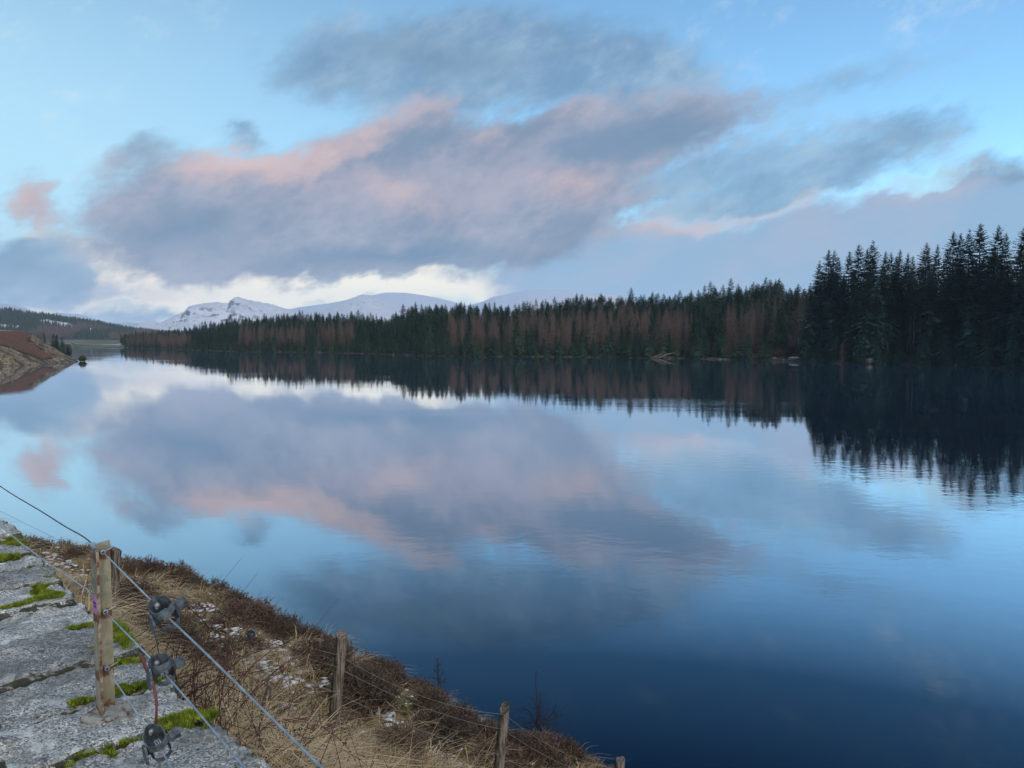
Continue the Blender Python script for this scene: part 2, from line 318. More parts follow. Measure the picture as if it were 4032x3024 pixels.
n.put(b.inputs['Base Color'],cc)
tme=mesh('terrain',np.stack([X,Y,Z],-1).reshape(-1,3),grid_faces(na_,len(ra)),[tm],True)
field=((A<-26.5)&(Rr>560)&(Rr<1150)).astype(float); shore=np.clip(1-np.abs(T_-.8)/1.3,0,1)*np.clip(.55+.9*vnoise(A*6,A*0,12),0,.9)*np.clip((21-A)/1,.1,1)
q=tme.attributes.new('zone','FLOAT_VECTOR','POINT'); q.data.foreach_set('vector',np.stack([snowm,field,shore],-1).astype(np.float32).ravel())
setp(obj('terrain',tme),'wooded shore and valley floor across the water',kind='structure')
# ================================================================== mountains
def snow_mat(name,rock,scale,thr,snow=(.50,.53,.58)):
    m,n,b=mat(name,.7,.2); P_=wcoord(n)
    g=n.node('ShaderNodeNewGeometry'); nz=n.node('ShaderNodeSeparateXYZ'); n.put(nz.inputs[0],g.outputs['Normal'])
    f=n.noise(n.vmath('MULTIPLY',P_,(1,1,2.2)),scale,7,.68)
    f=n.math('ADD',f,n.math('MULTIPLY',n.math('SUBTRACT',.80,nz.outputs[2]),.45))
    n.put(b.inputs['Base Color'],n.mix(n.smooth(f,thr,thr+.10),(*snow,1),(*rock,1))); return m
def mountain(name,label,sil,r0,depth,m,rough=1.0,seed=0,low=0.0,extra=1.5):
    a0,a1=sil[0][0]-extra,sil[-1][0]+extra; nu=max(80,int((a1-a0)/.05)); nv=90
    sil=[(a0,max(sil[0][1]-1.2,-.2))]+list(sil)+[(a1,max(sil[-1][1]-1.2,-.2))]
    u=np.linspace(a0,a1,nu); s=np.linspace(-1,1,nv); U,S_=np.meshgrid(u,s,indexing='ij')
    rr=r0+S_*depth; x=rr*np.sin(np.radians(U)); y=rr*np.cos(np.radians(U))
    top=8+r0*np.tan(np.radians(ip_(sil,u)))
    prof=np.where(S_<0,np.clip(1+S_,0,1)**.9,np.clip(1-S_*1.1,0,1))
    base=top[:,None]*prof
    k=depth*.055*rough
    d=fbm(x/(depth*.35),y/(depth*.35),seed,7,.55,ridge=True)*k*(.25+.75*np.clip(np.abs(S_)*3,0,1))
    # keep the crest where it was surveyed
    z=base+d*np.clip(base/(top.max()*.4+1e-6),0,1)-18*(1-prof)
    z=np.minimum(z,8+rr*np.tan(np.radians(ip_(sil,u)))[:,None]+rough*depth*.004*vnoise(U*9,S_*7,seed+3))
    o=obj(name,mesh(name,np.stack([x,y,z],-1).reshape(-1,3),grid_faces(nu,nv),[m],True)); setp(o,label,kind='structure'); return o
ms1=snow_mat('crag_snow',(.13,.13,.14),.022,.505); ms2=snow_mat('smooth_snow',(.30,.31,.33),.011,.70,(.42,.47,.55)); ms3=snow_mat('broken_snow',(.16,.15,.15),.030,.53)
mountain('mountain','snowy mountain with a rocky knob on its summit',[(-26.16,.76),(-25.25,1.07),(-24.55,1.01),(-23.76,1.33),(-23.04,1.71),(-22.66,2.15),(-21.7,2.32),(-20.97,2.39),(-20.22,2.34),(-19.77,2.72),(-19.38,2.76),(-19.08,2.64),(-18.46,2.53),(-18.06,2.45),(-17.2,2.28),(-16.09,1.93),(-15.06,1.6)],3600,620,ms1,1.25,2)
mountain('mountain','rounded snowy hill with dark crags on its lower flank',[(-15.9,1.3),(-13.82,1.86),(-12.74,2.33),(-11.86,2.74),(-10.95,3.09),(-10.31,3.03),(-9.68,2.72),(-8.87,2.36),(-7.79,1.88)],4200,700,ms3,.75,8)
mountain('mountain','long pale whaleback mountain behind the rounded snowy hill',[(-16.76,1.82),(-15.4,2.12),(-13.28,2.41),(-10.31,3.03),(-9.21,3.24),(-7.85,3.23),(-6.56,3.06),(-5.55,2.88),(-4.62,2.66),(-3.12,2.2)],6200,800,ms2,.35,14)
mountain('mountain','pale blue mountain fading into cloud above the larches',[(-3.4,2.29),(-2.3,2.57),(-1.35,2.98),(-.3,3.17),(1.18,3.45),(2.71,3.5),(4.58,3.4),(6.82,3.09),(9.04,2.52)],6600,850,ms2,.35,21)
mountain('mountain','low rocky snow ridge just above the treetops',[(.45,2.27),(.77,2.39),(1.69,2.74),(2.71,2.68),(4.45,2.88),(5.46,3.08),(6.67,3.17),(7.58,3.09),(8.78,2.76),(10.14,2.42)],3300,430,ms3,.8,31)
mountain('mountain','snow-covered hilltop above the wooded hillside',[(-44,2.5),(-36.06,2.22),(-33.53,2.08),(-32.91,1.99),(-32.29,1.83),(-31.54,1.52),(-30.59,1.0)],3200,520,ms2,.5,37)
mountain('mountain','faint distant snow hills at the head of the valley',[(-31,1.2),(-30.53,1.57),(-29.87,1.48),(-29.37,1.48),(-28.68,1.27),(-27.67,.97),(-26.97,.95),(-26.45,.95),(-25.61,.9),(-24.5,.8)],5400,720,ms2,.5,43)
# ================================================================== headland with bracken slope
hx=np.arange(-215,-130,.4); hy=np.arange(180,266,.45); HX,HY=np.meshgrid(hx,hy,indexing='ij')
edge=np.interp(HY,[180,200,213,229,250,256,262],[-165,-150,-134.5,-137.3,-140.5,-150,-175])+1.2*vnoise(HY/6,HY*0,3)
dd=edge-HX
hz=np.interp(dd,[-30,0,1,4,16,22,60],[-4,0,.5,2.2,9.3,10.0,11.0])+.55*fbm(HX/5,HY/5,4,4)*np.clip(dd/4,0,1)+.15*fbm(HX/.9,HY/.9,9,3)*np.clip(dd/2,0,1)
HA=np.degrees(np.arctan2(HX,HY)); HE=np.degrees(np.arctan((hz-8)/np.hypot(HX,HY)))
BRACKEN=[(-35.41, 0.37), (-33.58, 0.37), (-32.11, 0.35), (-31.99, 0.0), (-32.15, -0.23), (-31.71, -0.56), (-30.85, -1.15), (-30.88, -1.29), (-31.34, -1.4), (-31.73, -1.17), (-32.15, -1.01), (-32.54, -0.91), (-33.03, -0.6), (-33.61, -0.42), (-35.43, -0.19)]
GULLIES=[[(-35.43, -0.19), (-33.61, -0.45), (-33.3, -0.55), (-33.01, -0.62), (-32.79, -0.78), (-32.51, -0.93), (-32.16, -1.04), (-31.9, -1.14), (-31.62, -1.32), (-31.32, -1.43), (-30.88, -1.31)], [(-31.99, -0.02), (-32.15, -0.23), (-31.92, -0.28), (-31.71, -0.46), (-31.39, -0.79)]]
jt=.05*vnoise(HA*14,HE*14,2)
brack=inpoly(HA+jt,HE+jt,BRACKEN).astype(float)
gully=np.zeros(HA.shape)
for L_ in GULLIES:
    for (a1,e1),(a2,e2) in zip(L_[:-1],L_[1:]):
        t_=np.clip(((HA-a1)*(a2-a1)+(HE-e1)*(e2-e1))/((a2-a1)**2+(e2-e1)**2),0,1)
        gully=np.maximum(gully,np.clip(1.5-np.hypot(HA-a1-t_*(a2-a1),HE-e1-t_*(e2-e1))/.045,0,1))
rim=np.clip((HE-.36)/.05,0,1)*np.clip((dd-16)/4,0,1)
hz=hz-.5*gully
hm,n,b=mat('headland_turf'); P_=wcoord(n)
at=n.node('ShaderNodeAttribute',attribute_name='zone').outputs['Vector']; sp=n.node('ShaderNodeSeparateXYZ'); n.put(sp.inputs[0],at)
n1=n.noise(P_,.35,5,.65); n2=n.noise(P_,1.6,4,.65)
turf=n.mix(n.smooth(n1,.42,.56),(.23,.18,.11,1),(.075,.06,.045,1)); turf=n.mix(n.smooth(n2,.52,.62),turf,(.045,.042,.03,1)); turf=n.mix(n.smooth(n.noise(P_,.8,3),.60,.68),turf,(.34,.29,.22,1))
brk=n.mix(n.smooth(n2,.35,.65),(.150,.078,.050,1),(.105,.060,.042,1))
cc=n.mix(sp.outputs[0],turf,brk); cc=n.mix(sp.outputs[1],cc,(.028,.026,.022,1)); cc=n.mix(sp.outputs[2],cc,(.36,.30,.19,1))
n.put(b.inputs['Base Color'],cc); bump(n,b,n2,.5)
hme=mesh('headland',np.stack([HX,HY,hz],-1).reshape(-1,3),grid_faces(len(hx),len(hy))[:,::-1],[hm],True)
q=hme.attributes.new('zone','FLOAT_VECTOR','POINT'); q.data.foreach_set('vector',np.stack([brack,gully,rim],-1).astype(np.float32).ravel())
setp(obj('headland',hme),'steep grassy headland with a rust-brown bracken slope',kind='structure')
# ================================================================== trees across the water
rng=np.random.default_rng(7)
def conifer(seed,H,rad,cb,step,nbr,nseg,droop=.35,wide=.30,power=.85):
    r_=np.random.default_rng(seed); tr=MB(); cr=[];  cf=[]; nv=0
    bend=r_.normal(0,.006*H,2); zs=np.linspace(0,H,8)
    P=np.stack([bend[0]*(zs/H)**2,bend[1]*(zs/H)**2,zs],-1); tr.add(*tube_data(P,np.linspace(.0135*H,.012,8)*(1),6))
    z=cb*H; top=H*.985
    while z<top:
        f=1-z/H; L0=rad*(1-math.exp(-f*power))/(1-math.exp(-power))+.10
        if z<cb*H+.18*H: L0*=.75+.25*(z-cb*H)/(.18*H)
        k=max(3,int(nbr*(.6+.5*min(1,f*2.2)))); ph=r_.uniform(0,6.28)
        for i in range(k):
            a=ph+i*6.283/k+r_.normal(0,.22); L=L0*r_.uniform(.62,1.18)
            if r_.random()<.06: L*=1.3
            d=np.array([math.cos(a),math.sin(a),0]); lt=np.array([-d[1],d[0],0])
            tilt=.55-(.75*min(1,f*1.6))+r_.normal(0,.08); dr=droop*min(1,f*2)
            b0=np.array([bend[0]*(z/H)**2,bend[1]*(z/H)**2,z+r_.uniform(-.3,.3)*step])
            s=np.linspace(.08,1,nseg+1); pts=b0+d*(L*s)[:,None]+np.array([0,0,1.])*(L*(tilt*s-dr*s*s+.22*dr*s**4))[:,None]
            w_=wide*L*(1.15-.85*s[:-1])+.08
            for j in range(nseg):
                p,q=pts[j],pts[j+1]
                for sg in(-1,1):
                    apex=p+(q-p)*r_.uniform(.7,1.3)+lt*sg*w_[j]*r_.uniform(.75,1.2)+np.array([0,0,-w_[j]*r_.uniform(.15,.5)])
                    cr+= [p,q+(q-p)*.15,apex]; cf.append((nv,nv+1,nv+2)); nv+=3
        z+=step*r_.uniform(.75,1.25)*(.55+.45*min(1,f*2.5))
    return tr,(np.array(cr),np.array(cf))
def larch(seed,H,rad,cb,step,nbr,ntw,tw=.045):
    r_=np.random.default_rng(seed); tr=MB(); cr=[]; cf=[]; nv=0
    bend=r_.normal(0,.012*H,2); zs=np.linspace(0,H,8)
    P=np.stack([bend[0]*(zs/H)**2,bend[1]*(zs/H)**2,zs],-1); tr.add(*tube_data(P,np.linspace(.011*H,.012,8),5))
    z=cb*H
    while z<H*.99:
        f=1-z/H; L0=rad*(min(1,f*1.9)**.7)+.1; ph=r_.uniform(0,6.28)
        for i in range(nbr):
            a=ph+i*6.283/nbr+r_.normal(0,.3); L=L0*r_.uniform(.5,1.15); d=np.array([math.cos(a),math.sin(a),0]); lt=np.array([-d[1],d[0],0])
            b0=np.array([bend[0]*(z/H)**2,bend[1]*(z/H)**2,z]); tip=b0+d*L+np.array([0,0,L*r_.uniform(-.25,.30)])
            up=np.array([0,0,tw*.9]); cr+=[b0-up,b0+up,tip]; cf.append((nv,nv+1,nv+2)); nv+=3
            for j in range(ntw):
                s=r_.uniform(.2,1); p=b0+(tip-b0)*s; e=p+d*L*r_.uniform(.05,.3)+lt*L*r_.uniform(-.35,.35)+np.array([0,0,L*r_.uniform(-.3,.25)])
                o_=np.cross(e-p,r_.normal(size=3)); o_*=tw*.7/(np.linalg.norm(o_)+1e-9); cr+=[p-o_,p+o_,e]; cf.append((nv,nv+1,nv+2)); nv+=3
        z+=step*r_.uniform(.7,1.3)
    return tr,(np.array(cr),np.array(cf))
GREEN=plant_mat('spruce_needles',[(0,(.018,.042,.032)),(.45,(.032,.062,.038)),(.8,(.052,.082,.038)),(1,(.066,.076,.042))],.35,.4)
DARKG=plant_mat('dark_spruce_needles',[(0,(.014,.036,.031)),(.6,(.026,.056,.040)),(1,(.046,.072,.042))],.3,.45)
BROWN=plant_mat('larch_twigs',[(0,(.075,.054,.045)),(.4,(.115,.080,.064)),(.75,(.15,.105,.082)),(1,(.19,.15,.125))],.12,.45)
RUST=plant_mat('russet_twigs',[(0,(.11,.06,.04)),(1,(.14,.08,.045))],.6,.5)
BARK=simple_mat('conifer_bark',(.05,.042,.036),(.09,.075,.062),1.2)
PALEBARK=simple_mat('pale_bark',(.16,.14,.115),(.25,.23,.20),1.2)
def family(name,gen,args,m,bark,seeds):
    out=[]
    for s in seeds:
        tr,cr=gen(s,*args); tm_=tr.mesh(name+'_trunk',[bark],True); cm=mesh(name+'_crown',cr[0],cr[1],[m])
        av=np.concatenate(tr.v+[cr[0]]); 
        both=mesh(name,av,tr.f+[tuple(int(i)+tr.n for i in t) for t in cr[1]],[bark,m],False,[0]*len(tr.f)+[1]*len(cr[1]))
        out.append(dict(trunk=tm_,crown=cm,H=args[0],proto=proto(name,both)))
    return out
TALL=family('tall_spruce',conifer,(30,4.5,.04,.52,8,4,.40,.30,3.0),DARKG,BARK,range(1,6))
POLE=family('pole_spruce',conifer,(26,2.6,.50,.5,6,3,.3,.32,4.5),DARKG,BARK,range(11,14))
SPR=family('spruce',conifer,(15,2.5,.05,.44,7,3,.33,.34,2.6),GREEN,BARK,range(21,27))
YOUNG=family('young_spruce',conifer,(6,1.5,.02,.30,6,2,.2,.36,1.6),GREEN,BARK,range(31,34))
LAR=family('larch',larch,(16,2.1,.14,.50,6,5),BROWN,BARK,range(41,46))
RUSF=family('russet_larch',larch,(6.5,.9,.03,.22,6,5,.06),RUST,BARK,range(51,52))
def ground_at(a,r): z,t,S=terrain_z(np.array([a]),np.array([r])); return float(z[0])
def shore_at(a): return float(ip_(SH,a)+4*vnoise(np.array([a*1.7]),np.array([3.1]),5)[0]+1.2*vnoise(np.array([a*7]),np.array([8.]),6)[0])
def tree(name,fam,a,r,H,label,group,cat='tree',w=1.0):
    p=fam[int(rng.integers(len(fam)))]; s=H/p['H']; z=ground_at(a,r)-.1
    e=empty(name,(r*math.sin(R(a)),r*math.cos(R(a)),z),label,cat,group); e.scale=(s*w,s*w,s); e.rotation_euler=(rng.normal(0,.012),rng.normal(0,.012),rng.uniform(0,6.28))
    obj('trunk',p['trunk'],e); obj('crown',p['crown'],e); return e
# --- the tall grove on the eastern shore: skyline trees first (bearing, elevation of the tip)
SKY=[(21.6,5.28,.85),(22.2,5.99,1.0),(22.55,5.95,.8),(22.95,5.5,.7),(23.4,5.85,.9),(24.04,6.28,1.05),(24.5,5.95,.8),(25.0,6.45,1.05),(25.6,5.75,.9),(26.0,5.7,.75),(26.55,5.79,.8),(26.95,5.6,.7),(27.32,5.36,.75),(28.02,6.2,1.0),(28.69,6.03,.75),(29.63,6.79,1.05),(29.9,6.7,.8),(30.5,6.86,.85),(31.12,7.2,1.1),(31.98,7.01,1.0),(32.35,6.5,.8),(33.4,6.75,1.1),(34.3,7.1,1.0)]
ORD=['first','second','third','fourth','fifth','sixth','seventh','eighth','ninth','tenth','eleventh','twelfth','thirteenth','fourteenth','fifteenth','sixteenth','seventeenth','eighteenth','nineteenth','twentieth','twenty-first','twenty-second','twenty-third']
for i,(a,e_,w_) in enumerate(SKY):
    r=shore_at(a)+rng.uniform(14,24); z=ground_at(a,r); H_=8+r*math.tan(R(e_))-z
    lb=ORD[i]+' spruce from the left along the skyline of the tall dark grove'
    if i==18: lb='tallest spruce of the dark grove on the eastern shore'
    if i==0: lb='lone-edged spruce where the tall dark grove meets the lower wood'
    tree('spruce_tree',TALL,a,r,H_,lb,'tall spruces of the eastern grove',w=w_)
GL=['dark spruce at the water edge of the tall grove, boughs touching the loch','dark spruce in the middle of the tall eastern grove','dark spruce deep in the tall eastern grove, below its skyline','dark spruce at the very back of the tall eastern grove']
for row,(t0,t1,h0,h1,st) in enumerate([(.8,3,9,15,.7),(5,10,17,24,.75),(12,22,23,29,.8),(24,44,24,30,.9)]):
    a=20.9+row*.3; kk=0
    while a<37.5:
        if not(row==1 and 26.6<a<28.3) and not(row==0 and 27.0<a<27.8):
            el_cap=np.interp(a,[q[0] for q in SKY],[q[1] for q in SKY])-rng.uniform(.35,1.0)
            r=shore_at(a)+rng.uniform(t0,t1); z=ground_at(a,r); H_=min(rng.uniform(h0,h1),8+r*math.tan(R(el_cap))-z)
            if a<21.9: H_=min(H_,8+r*math.tan(R(3.4+(a-20.9)*1.2))-z)
            tree('spruce_tree',TALL,a,r,H_,(ORD[kk]+' spruce from the left along the waterline of the tall dark grove') if row==0 and kk<len(ORD) else GL[row],'tall spruces of the eastern grove, '+['front','middle','back','rear'][row]+' rank',w=rng.uniform(.95,1.35)); kk+=1
        a+=st*rng.uniform(.75,1.25)
for i,(a,H_) in enumerate([(26.75,23),(27.2,22),(27.35,24),(27.55,23),(27.85,25),(31.9,24)]):
    tree('spruce_tree',POLE,a,shore_at(a)+rng.uniform(9,13),H_,['bare-trunked spruce pole standing alone in a dark gap of the grove','bare-trunked spruce pole in the close trio inside the grove gap','bare-trunked spruce pole in the close trio inside the grove gap','bare-trunked spruce pole in the close trio inside the grove gap','bare-trunked spruce pole right of the close trio in the gap','bare-trunked spruce pole near the right end of the grove'][i],'spruce poles in the grove gap',w=1.1)
DY=family('dark_young_spruce',conifer,(6,1.6,.02,.30,7,2,.25,.36,1.6),DARKG,BARK,range(35,38))
a=20.8
while a<36:
    if abs(a-23.22)>.15 and abs(a-25.06)>.25: tree('spruce_tree',DY,a,shore_at(a)+rng.uniform(.1,1.3),rng.uniform(3,6.5),'low young spruce overhanging the water below the tall grove','young spruces below the grove',w=rng.uniform(1.0,1.5))
    a+=rng.uniform(.35,.75)
tree('larch_tree',RUSF,23.22,shore_at(23.22)+.8,6.6,'small rust-orange larch sapling at the foot of the tall grove','russet saplings')
tree('larch_tree',LAR,28.3,shore_at(28.3)+4,13,'brown bare larch among the dark spruces of the grove','larches of the grove')
# --- the lower wood across the middle
LZ=[(-26.6,-22.6,6,60),(-19.6,-11.6,9,34),(-4.6,10.1,9,62),(10.5,13.2,8,40),(15.6,21.2,20,60)]
cand=[]
for a in np.arange(-26.6,21.6,.05):
    pass
t=1.0
while t<135:
    a=-26.8+rng.uniform(0,.5)
    while a<21.3:
        S=ip_(SH,a); stp=math.degrees((3.3 if t<30 else 4.3)/(S+t)); aj=a+rng.uniform(-.45,.45)*stp; tj=t+rng.uniform(-1.6,1.6)
        kind='spruce'
        for (a0,a1,t0,t1) in LZ:
            if a0<aj<a1 and t0<tj<t1 and rng.random()<(1.0 if aj<-22 else .74)+.45*float(vnoise(np.array([aj*1.3]),np.array([tj/14]),19)[0]): kind='larch'
        if kind=='spruce' and tj<11: kind='young'
        if 14.0<aj<21 and tj<20: kind=None if rng.random()<.72 else 'young'
        if kind=='larch' and aj>15.6 and rng.random()<.35: kind=None
        if kind and (t<60 or rng.random()<.9): cand.append((tj,aj,kind))
        a+=stp
    t+=3.3 if t<30 else 4.4
cand.sort()
cnt=dict(spruce=0,larch=0,young=0); CAP=dict(spruce=95,larch=130,young=70); rest=[]
SEC=[(-90,-22.5,'at the far tip of the wood by the inlet'),(-22.5,-11.2,'in the left stretch of the wood'),(-11.2,-4.6,'in the green stretch of the wood'),(-4.6,10.3,'in the broad brown stretch of the wood'),(10.3,15.2,'near the fallen logs'),(15.2,90,'by the rocky clearing')]
NM=dict(spruce=('spruce_tree','green spruce'),larch=('larch_tree','brown leafless larch'),young=('spruce_tree','small shoreline spruce'))
for (tj,a,kind) in cand:
    r=shore_at(a)+max(tj,.8); hs=np.interp(a,[-27,-24,-20,-8,10,21],[.56,.66,.88,1.0,1.05,1.1])
    H_={'spruce':rng.normal(13.2,1.7),'larch':rng.normal(14.2,1.7),'young':rng.uniform(3.5,9.0)}[kind]*hs
    if kind=='spruce' and tj<30: H_*=.86
    if kind=='spruce' and rng.random()<.06: H_*=1.18
    if cnt[kind]<CAP[kind]:
        cnt[kind]+=1; sec=[q[2] for q in SEC if q[0]<=a<q[1]][0]
        tree(NM[kind][0],{'spruce':SPR,'larch':LAR,'young':YOUNG}[kind],a,r,H_,NM[kind][1]+' '+sec,NM[kind][1]+' trees '+sec,w=rng.uniform(.8,1.15))
    else: rest.append((a,r,H_,kind))
PR=[p['proto'] for p in SPR]+[p['proto'] for p in LAR]+[p['proto'] for p in YOUNG]
# join order in geometry nodes is resolved by index; families are told apart by their own point sets
def wood(name,lst,fam,label):
    a=np.array([q[0] for q in lst]); r=np.array([q[1] for q in lst]); z,_,_=terrain_z(a,r)
    P=np.stack([r*np.sin(np.radians(a)),r*np.cos(np.radians(a)),z-.1],-1); n_=len(lst)
    s=np.array([q[2] for q in lst])/fam[0]['H']; w_=rng.uniform(.85,1.25,n_)
    return scatter(name,P,np.stack([np.zeros(n_),np.zeros(n_),rng.uniform(0,6.28,n_)],-1),np.stack([s*w_,s*w_,s],-1),rng.integers(0,len(fam),n_),[p['proto'] for p in fam],label)
wood('forest',[q for q in rest if q[3]!='larch'],SPR,'dense green spruce wood filling the slope behind the shoreline trees')
wood('larch_forest',[q for q in rest if q[3]=='larch'],LAR,'dense brown larch wood behind the shoreline trees')
# --- trees on the near side of the inlet, just past the headland
for i in range(22):
    a=-32.0+i*.105+rng.normal(0,.05); k='larch' if rng.random()<.6 and a<-30 else 'spruce'; r=404+rng.uniform(0,14)+max(0,(-30-a))*8
    tree('larch_tree' if k=='larch' else 'spruce_tree',LAR if k=='larch' else SPR,a,r,np.interp(a,[-32,-30.6,-29.7],[9.5,8.5,5.5])*rng.uniform(.85,1.1),('bare brown larch' if k=='larch' else 'dark spruce')+' just beyond the bracken headland','trees beyond the headland, '+k)
# --- wooded hillside at the head of the loch
def cone_tree(seed):
    r_=np.random.default_rng(seed); v=[];f=[]
    for k in range(4):
        z0=1+k*2.2; z1=z0+3.6; rr=1.9-k*.42; n_=7
        i0=len(v); v.append((0,0,z1))
        for j in range(n_): a=j*6.283/n_+r_.uniform(-.2,.2); q=rr*r_.uniform(.7,1.2); v.append((q*math.cos(a),q*math.sin(a),z0+r_.uniform(-.4,.3)))
        f+=[(i0,i0+1+j,i0+1+(j+1)%n_) for j in range(n_)]
    return v,f
HILLG=plant_mat('hillside_spruce',[(0,(.020,.038,.030)),(.6,(.035,.055,.035)),(1,(.06,.07,.045))],.05,.3)
HILLB=plant_mat('hillside_larch',[(0,(.075,.06,.055)),(1,(.12,.09,.075))],.05,.3)
FG=[proto('hill_spruce',mesh('hill_spruce',*cone_tree(s),[HILLG])) for s in(1,2,3)]; FB=[proto('hill_larch',mesh('hill_larch',*cone_tree(s),[HILLB])) for s in(4,5)]
n_=11000; ha=rng.uniform(-46,-20,n_); hr=np.sqrt(rng.uniform(1600**2,2160**2,n_)); hz_,_,_=terrain_z(ha,hr)
band=vnoise(ha*.9,hr/120,77)+.35*np.clip((ha+30.5)/2,-1,1)*np.clip((hr-1800)/150,0,1)
keep=~clearing(ha,hr,hz_)&(hr>1640+60*vnoise(ha*1.4,ha*0,5)); brown=band>.18
for nm,sel,fam,lb in(('hillside_forest',keep&~brown,FG,'dark conifer plantation covering the hillside at the head of the loch'),('hillside_larches',keep&brown,FB,'brown larch plantation along the hillside at the head of the loch')):
    k=int(sel.sum()); P=np.stack([hr*np.sin(np.radians(ha)),hr*np.cos(np.radians(ha)),hz_-.3],-1)[sel]
    scatter(nm,P,np.stack([np.zeros(k),np.zeros(k),rng.uniform(0,6.28,k)],-1),rng.uniform(.75,1.25,k),rng.integers(0,len(fam),k),fam,lb)
# --- shoreline rocks, logs, stump, scrub
def boulder(seed,sx_,sy_,sz_):
    import bmesh
    bm=bmesh.new(); bmesh.ops.create_icosphere(bm,subdivisions=2,radius=1.0); r_=random.Random(seed); off=Vector((r_.uniform(0,50),r_.uniform(0,50),0))
    for v in bm.verts:
        d=1+.35*mnoise.noise(v.co*1.1+off)+.12*mnoise.noise(v.co*3+off); v.co=Vector((v.co.x*sx_*d,v.co.y*sy_*d,v.co.z*sz_*d))
    me=bpy.data.meshes.new('rock'); bm.to_mesh(me); bm.free(); return me
rkm,n,b=mat('shore_rock',.85,.3); P_=wcoord(n); g=n.node('ShaderNodeNewGeometry'); s3=n.node('ShaderNodeSeparateXYZ'); n.put(s3.inputs[0],g.outputs['Normal'])
rk=n.mix(n.smooth(n.noise(P_,1.8,4),.35,.65),(.075,.068,.058,1),(.16,.145,.125,1))
n.put(b.inputs['Base Color'],n.mix(n.smooth(n.math('ADD',s3.outputs[2],n.noise(P_,2.5,3)),1.46,1.58),rk,(.62,.64,.67,1)))
RK=[boulder(i,1,.8,.6) for i in range(5)]
for m_ in RK: m_.materials.append(rkm)
for i in range(32):
    a=rng.uniform(14.2,20.6) if i<26 else rng.uniform(-9.5,-5.5); tt=rng.uniform(-.6,9.5); r=shore_at(a)+tt; s=rng.uniform(.22,.62)
    o=obj('rock',RK[i%5],None,(r*math.sin(R(a)),r*math.cos(R(a)),max(0,ground_at(a,r))+.1*s)); o.scale=(s*1.4,s,s*.8); o.rotation_euler=(0,0,rng.uniform(0,6))
    setp(o,'pale snow-dusted boulder on the shore of the rocky clearing' if i<26 else 'pale boulder on the shore under the green stretch of wood','rock','boulders of the rocky clearing' if i<26 else 'boulders under the wood')
o=obj('rock',RK[0],None,(shore_at(20.3)*1.004*math.sin(R(20.3)),shore_at(20.3)*1.004*math.cos(R(20.3)),1.0)); o.scale=(2.6,1.6,.8); setp(o,'largest pale rock slab, at the left foot of the tall grove','rock')
LOGM=simple_mat('bleached_log',(.10,.088,.075),(.18,.16,.14),2.0)
for i,(a,L,tilt,yaw) in enumerate([(10.55,8,.30,.25),(10.8,6.5,.36,-.1),(11.1,6,.12,.5),(10.3,5,.42,.0),(11.5,4.5,.05,.8)]):
    r=shore_at(a)-1.0; mb=MB(); dv=np.array([math.cos(yaw)*math.cos(tilt),math.sin(yaw)*.6,math.sin(tilt)]); P=np.array([dv*s*L+np.array([0,0,-.02*L*s*s]) for s in np.linspace(0,1,7)])
    mb.add(*tube_data(P,np.linspace(.19,.06,7),6))
    for k in range(5):
        p=P[2+k]if 2+k<7 else P[6]; mb.add(*tube_data([p,p+np.array([rng.uniform(-.4,.4),rng.uniform(-.4,.4),rng.uniform(.3,.8)])],[.05,.02],4))
    o=obj('fallen_log',mb.mesh('fallen_log',[LOGM],True),None,(r*math.sin(R(a)),r*math.cos(R(a)),.15))
    setp(o,['longest bleached log leaning up out of the water','second bleached log leaning beside the longest one','low bleached log lying right of the leaning ones','steepest bleached log, at the left of the heap','short flat bleached log, right end of the heap'][i],'log','fallen logs on the far shore')
def twig_bush(seed,n_,H,Rd,tw,curl=.3,leafy=0):
    r_=np.random.default_rng(seed); v=[];f=[];k=0
    for i in range(n_):
        a=r_.uniform(0,6.283); q=math.sqrt(r_.random()); rad=Rd*q; h=H*(1-.55*q*q)*r_.uniform(.7,1.15)
        b0=np.array([math.cos(a)*rad*.45,math.sin(a)*rad*.45,-.02]); tip=np.array([math.cos(a)*rad+r_.normal(0,.06*Rd),math.sin(a)*rad+r_.normal(0,.06*Rd),h]); mid=(b0+tip)/2+r_.normal(0,curl*.12*H,3)
        o_=np.cross(tip-b0,r_.normal(size=3)); o_*=tw/(np.linalg.norm(o_)+1e-9)
        v+=[b0-o_,b0+o_,mid+o_,mid-o_,tip]; f+=[(k,k+1,k+2,k+3),(k+3,k+2,k+4)]; k+=5
        for j in range(leafy):
            s=r_.uniform(.4,1); p=b0+(tip-b0)*s; e=p+np.array([r_.normal(0,.07),r_.normal(0,.07),r_.uniform(.02,.12)])*H*1.2; o2=np.cross(e-p,r_.normal(size=3)); o2*=tw*1.3/(np.linalg.norm(o2)+1e-9)
            v+=[p-o2,p+o2,e]; f+=[(k,k+1,k+2)]; k+=3
    return np.array(v),f
SCRUBM=plant_mat('scrub_twigs',[(0,(.075,.048,.035)),(1,(.125,.075,.048))],.4,.4)
SCG=plant_mat('scrub_green',[(0,(.045,.06,.025)),(1,(.07,.08,.035))],.4,.4)
SB=[mesh('scrub',*twig_bush(60+i,170,2.2,1.8,.05,.3,4),[SCRUBM]) for i in range(3)]; SG=mesh('scrub',*twig_bush(66,220,2.2,1.8,.07,.3,5),[SCG])
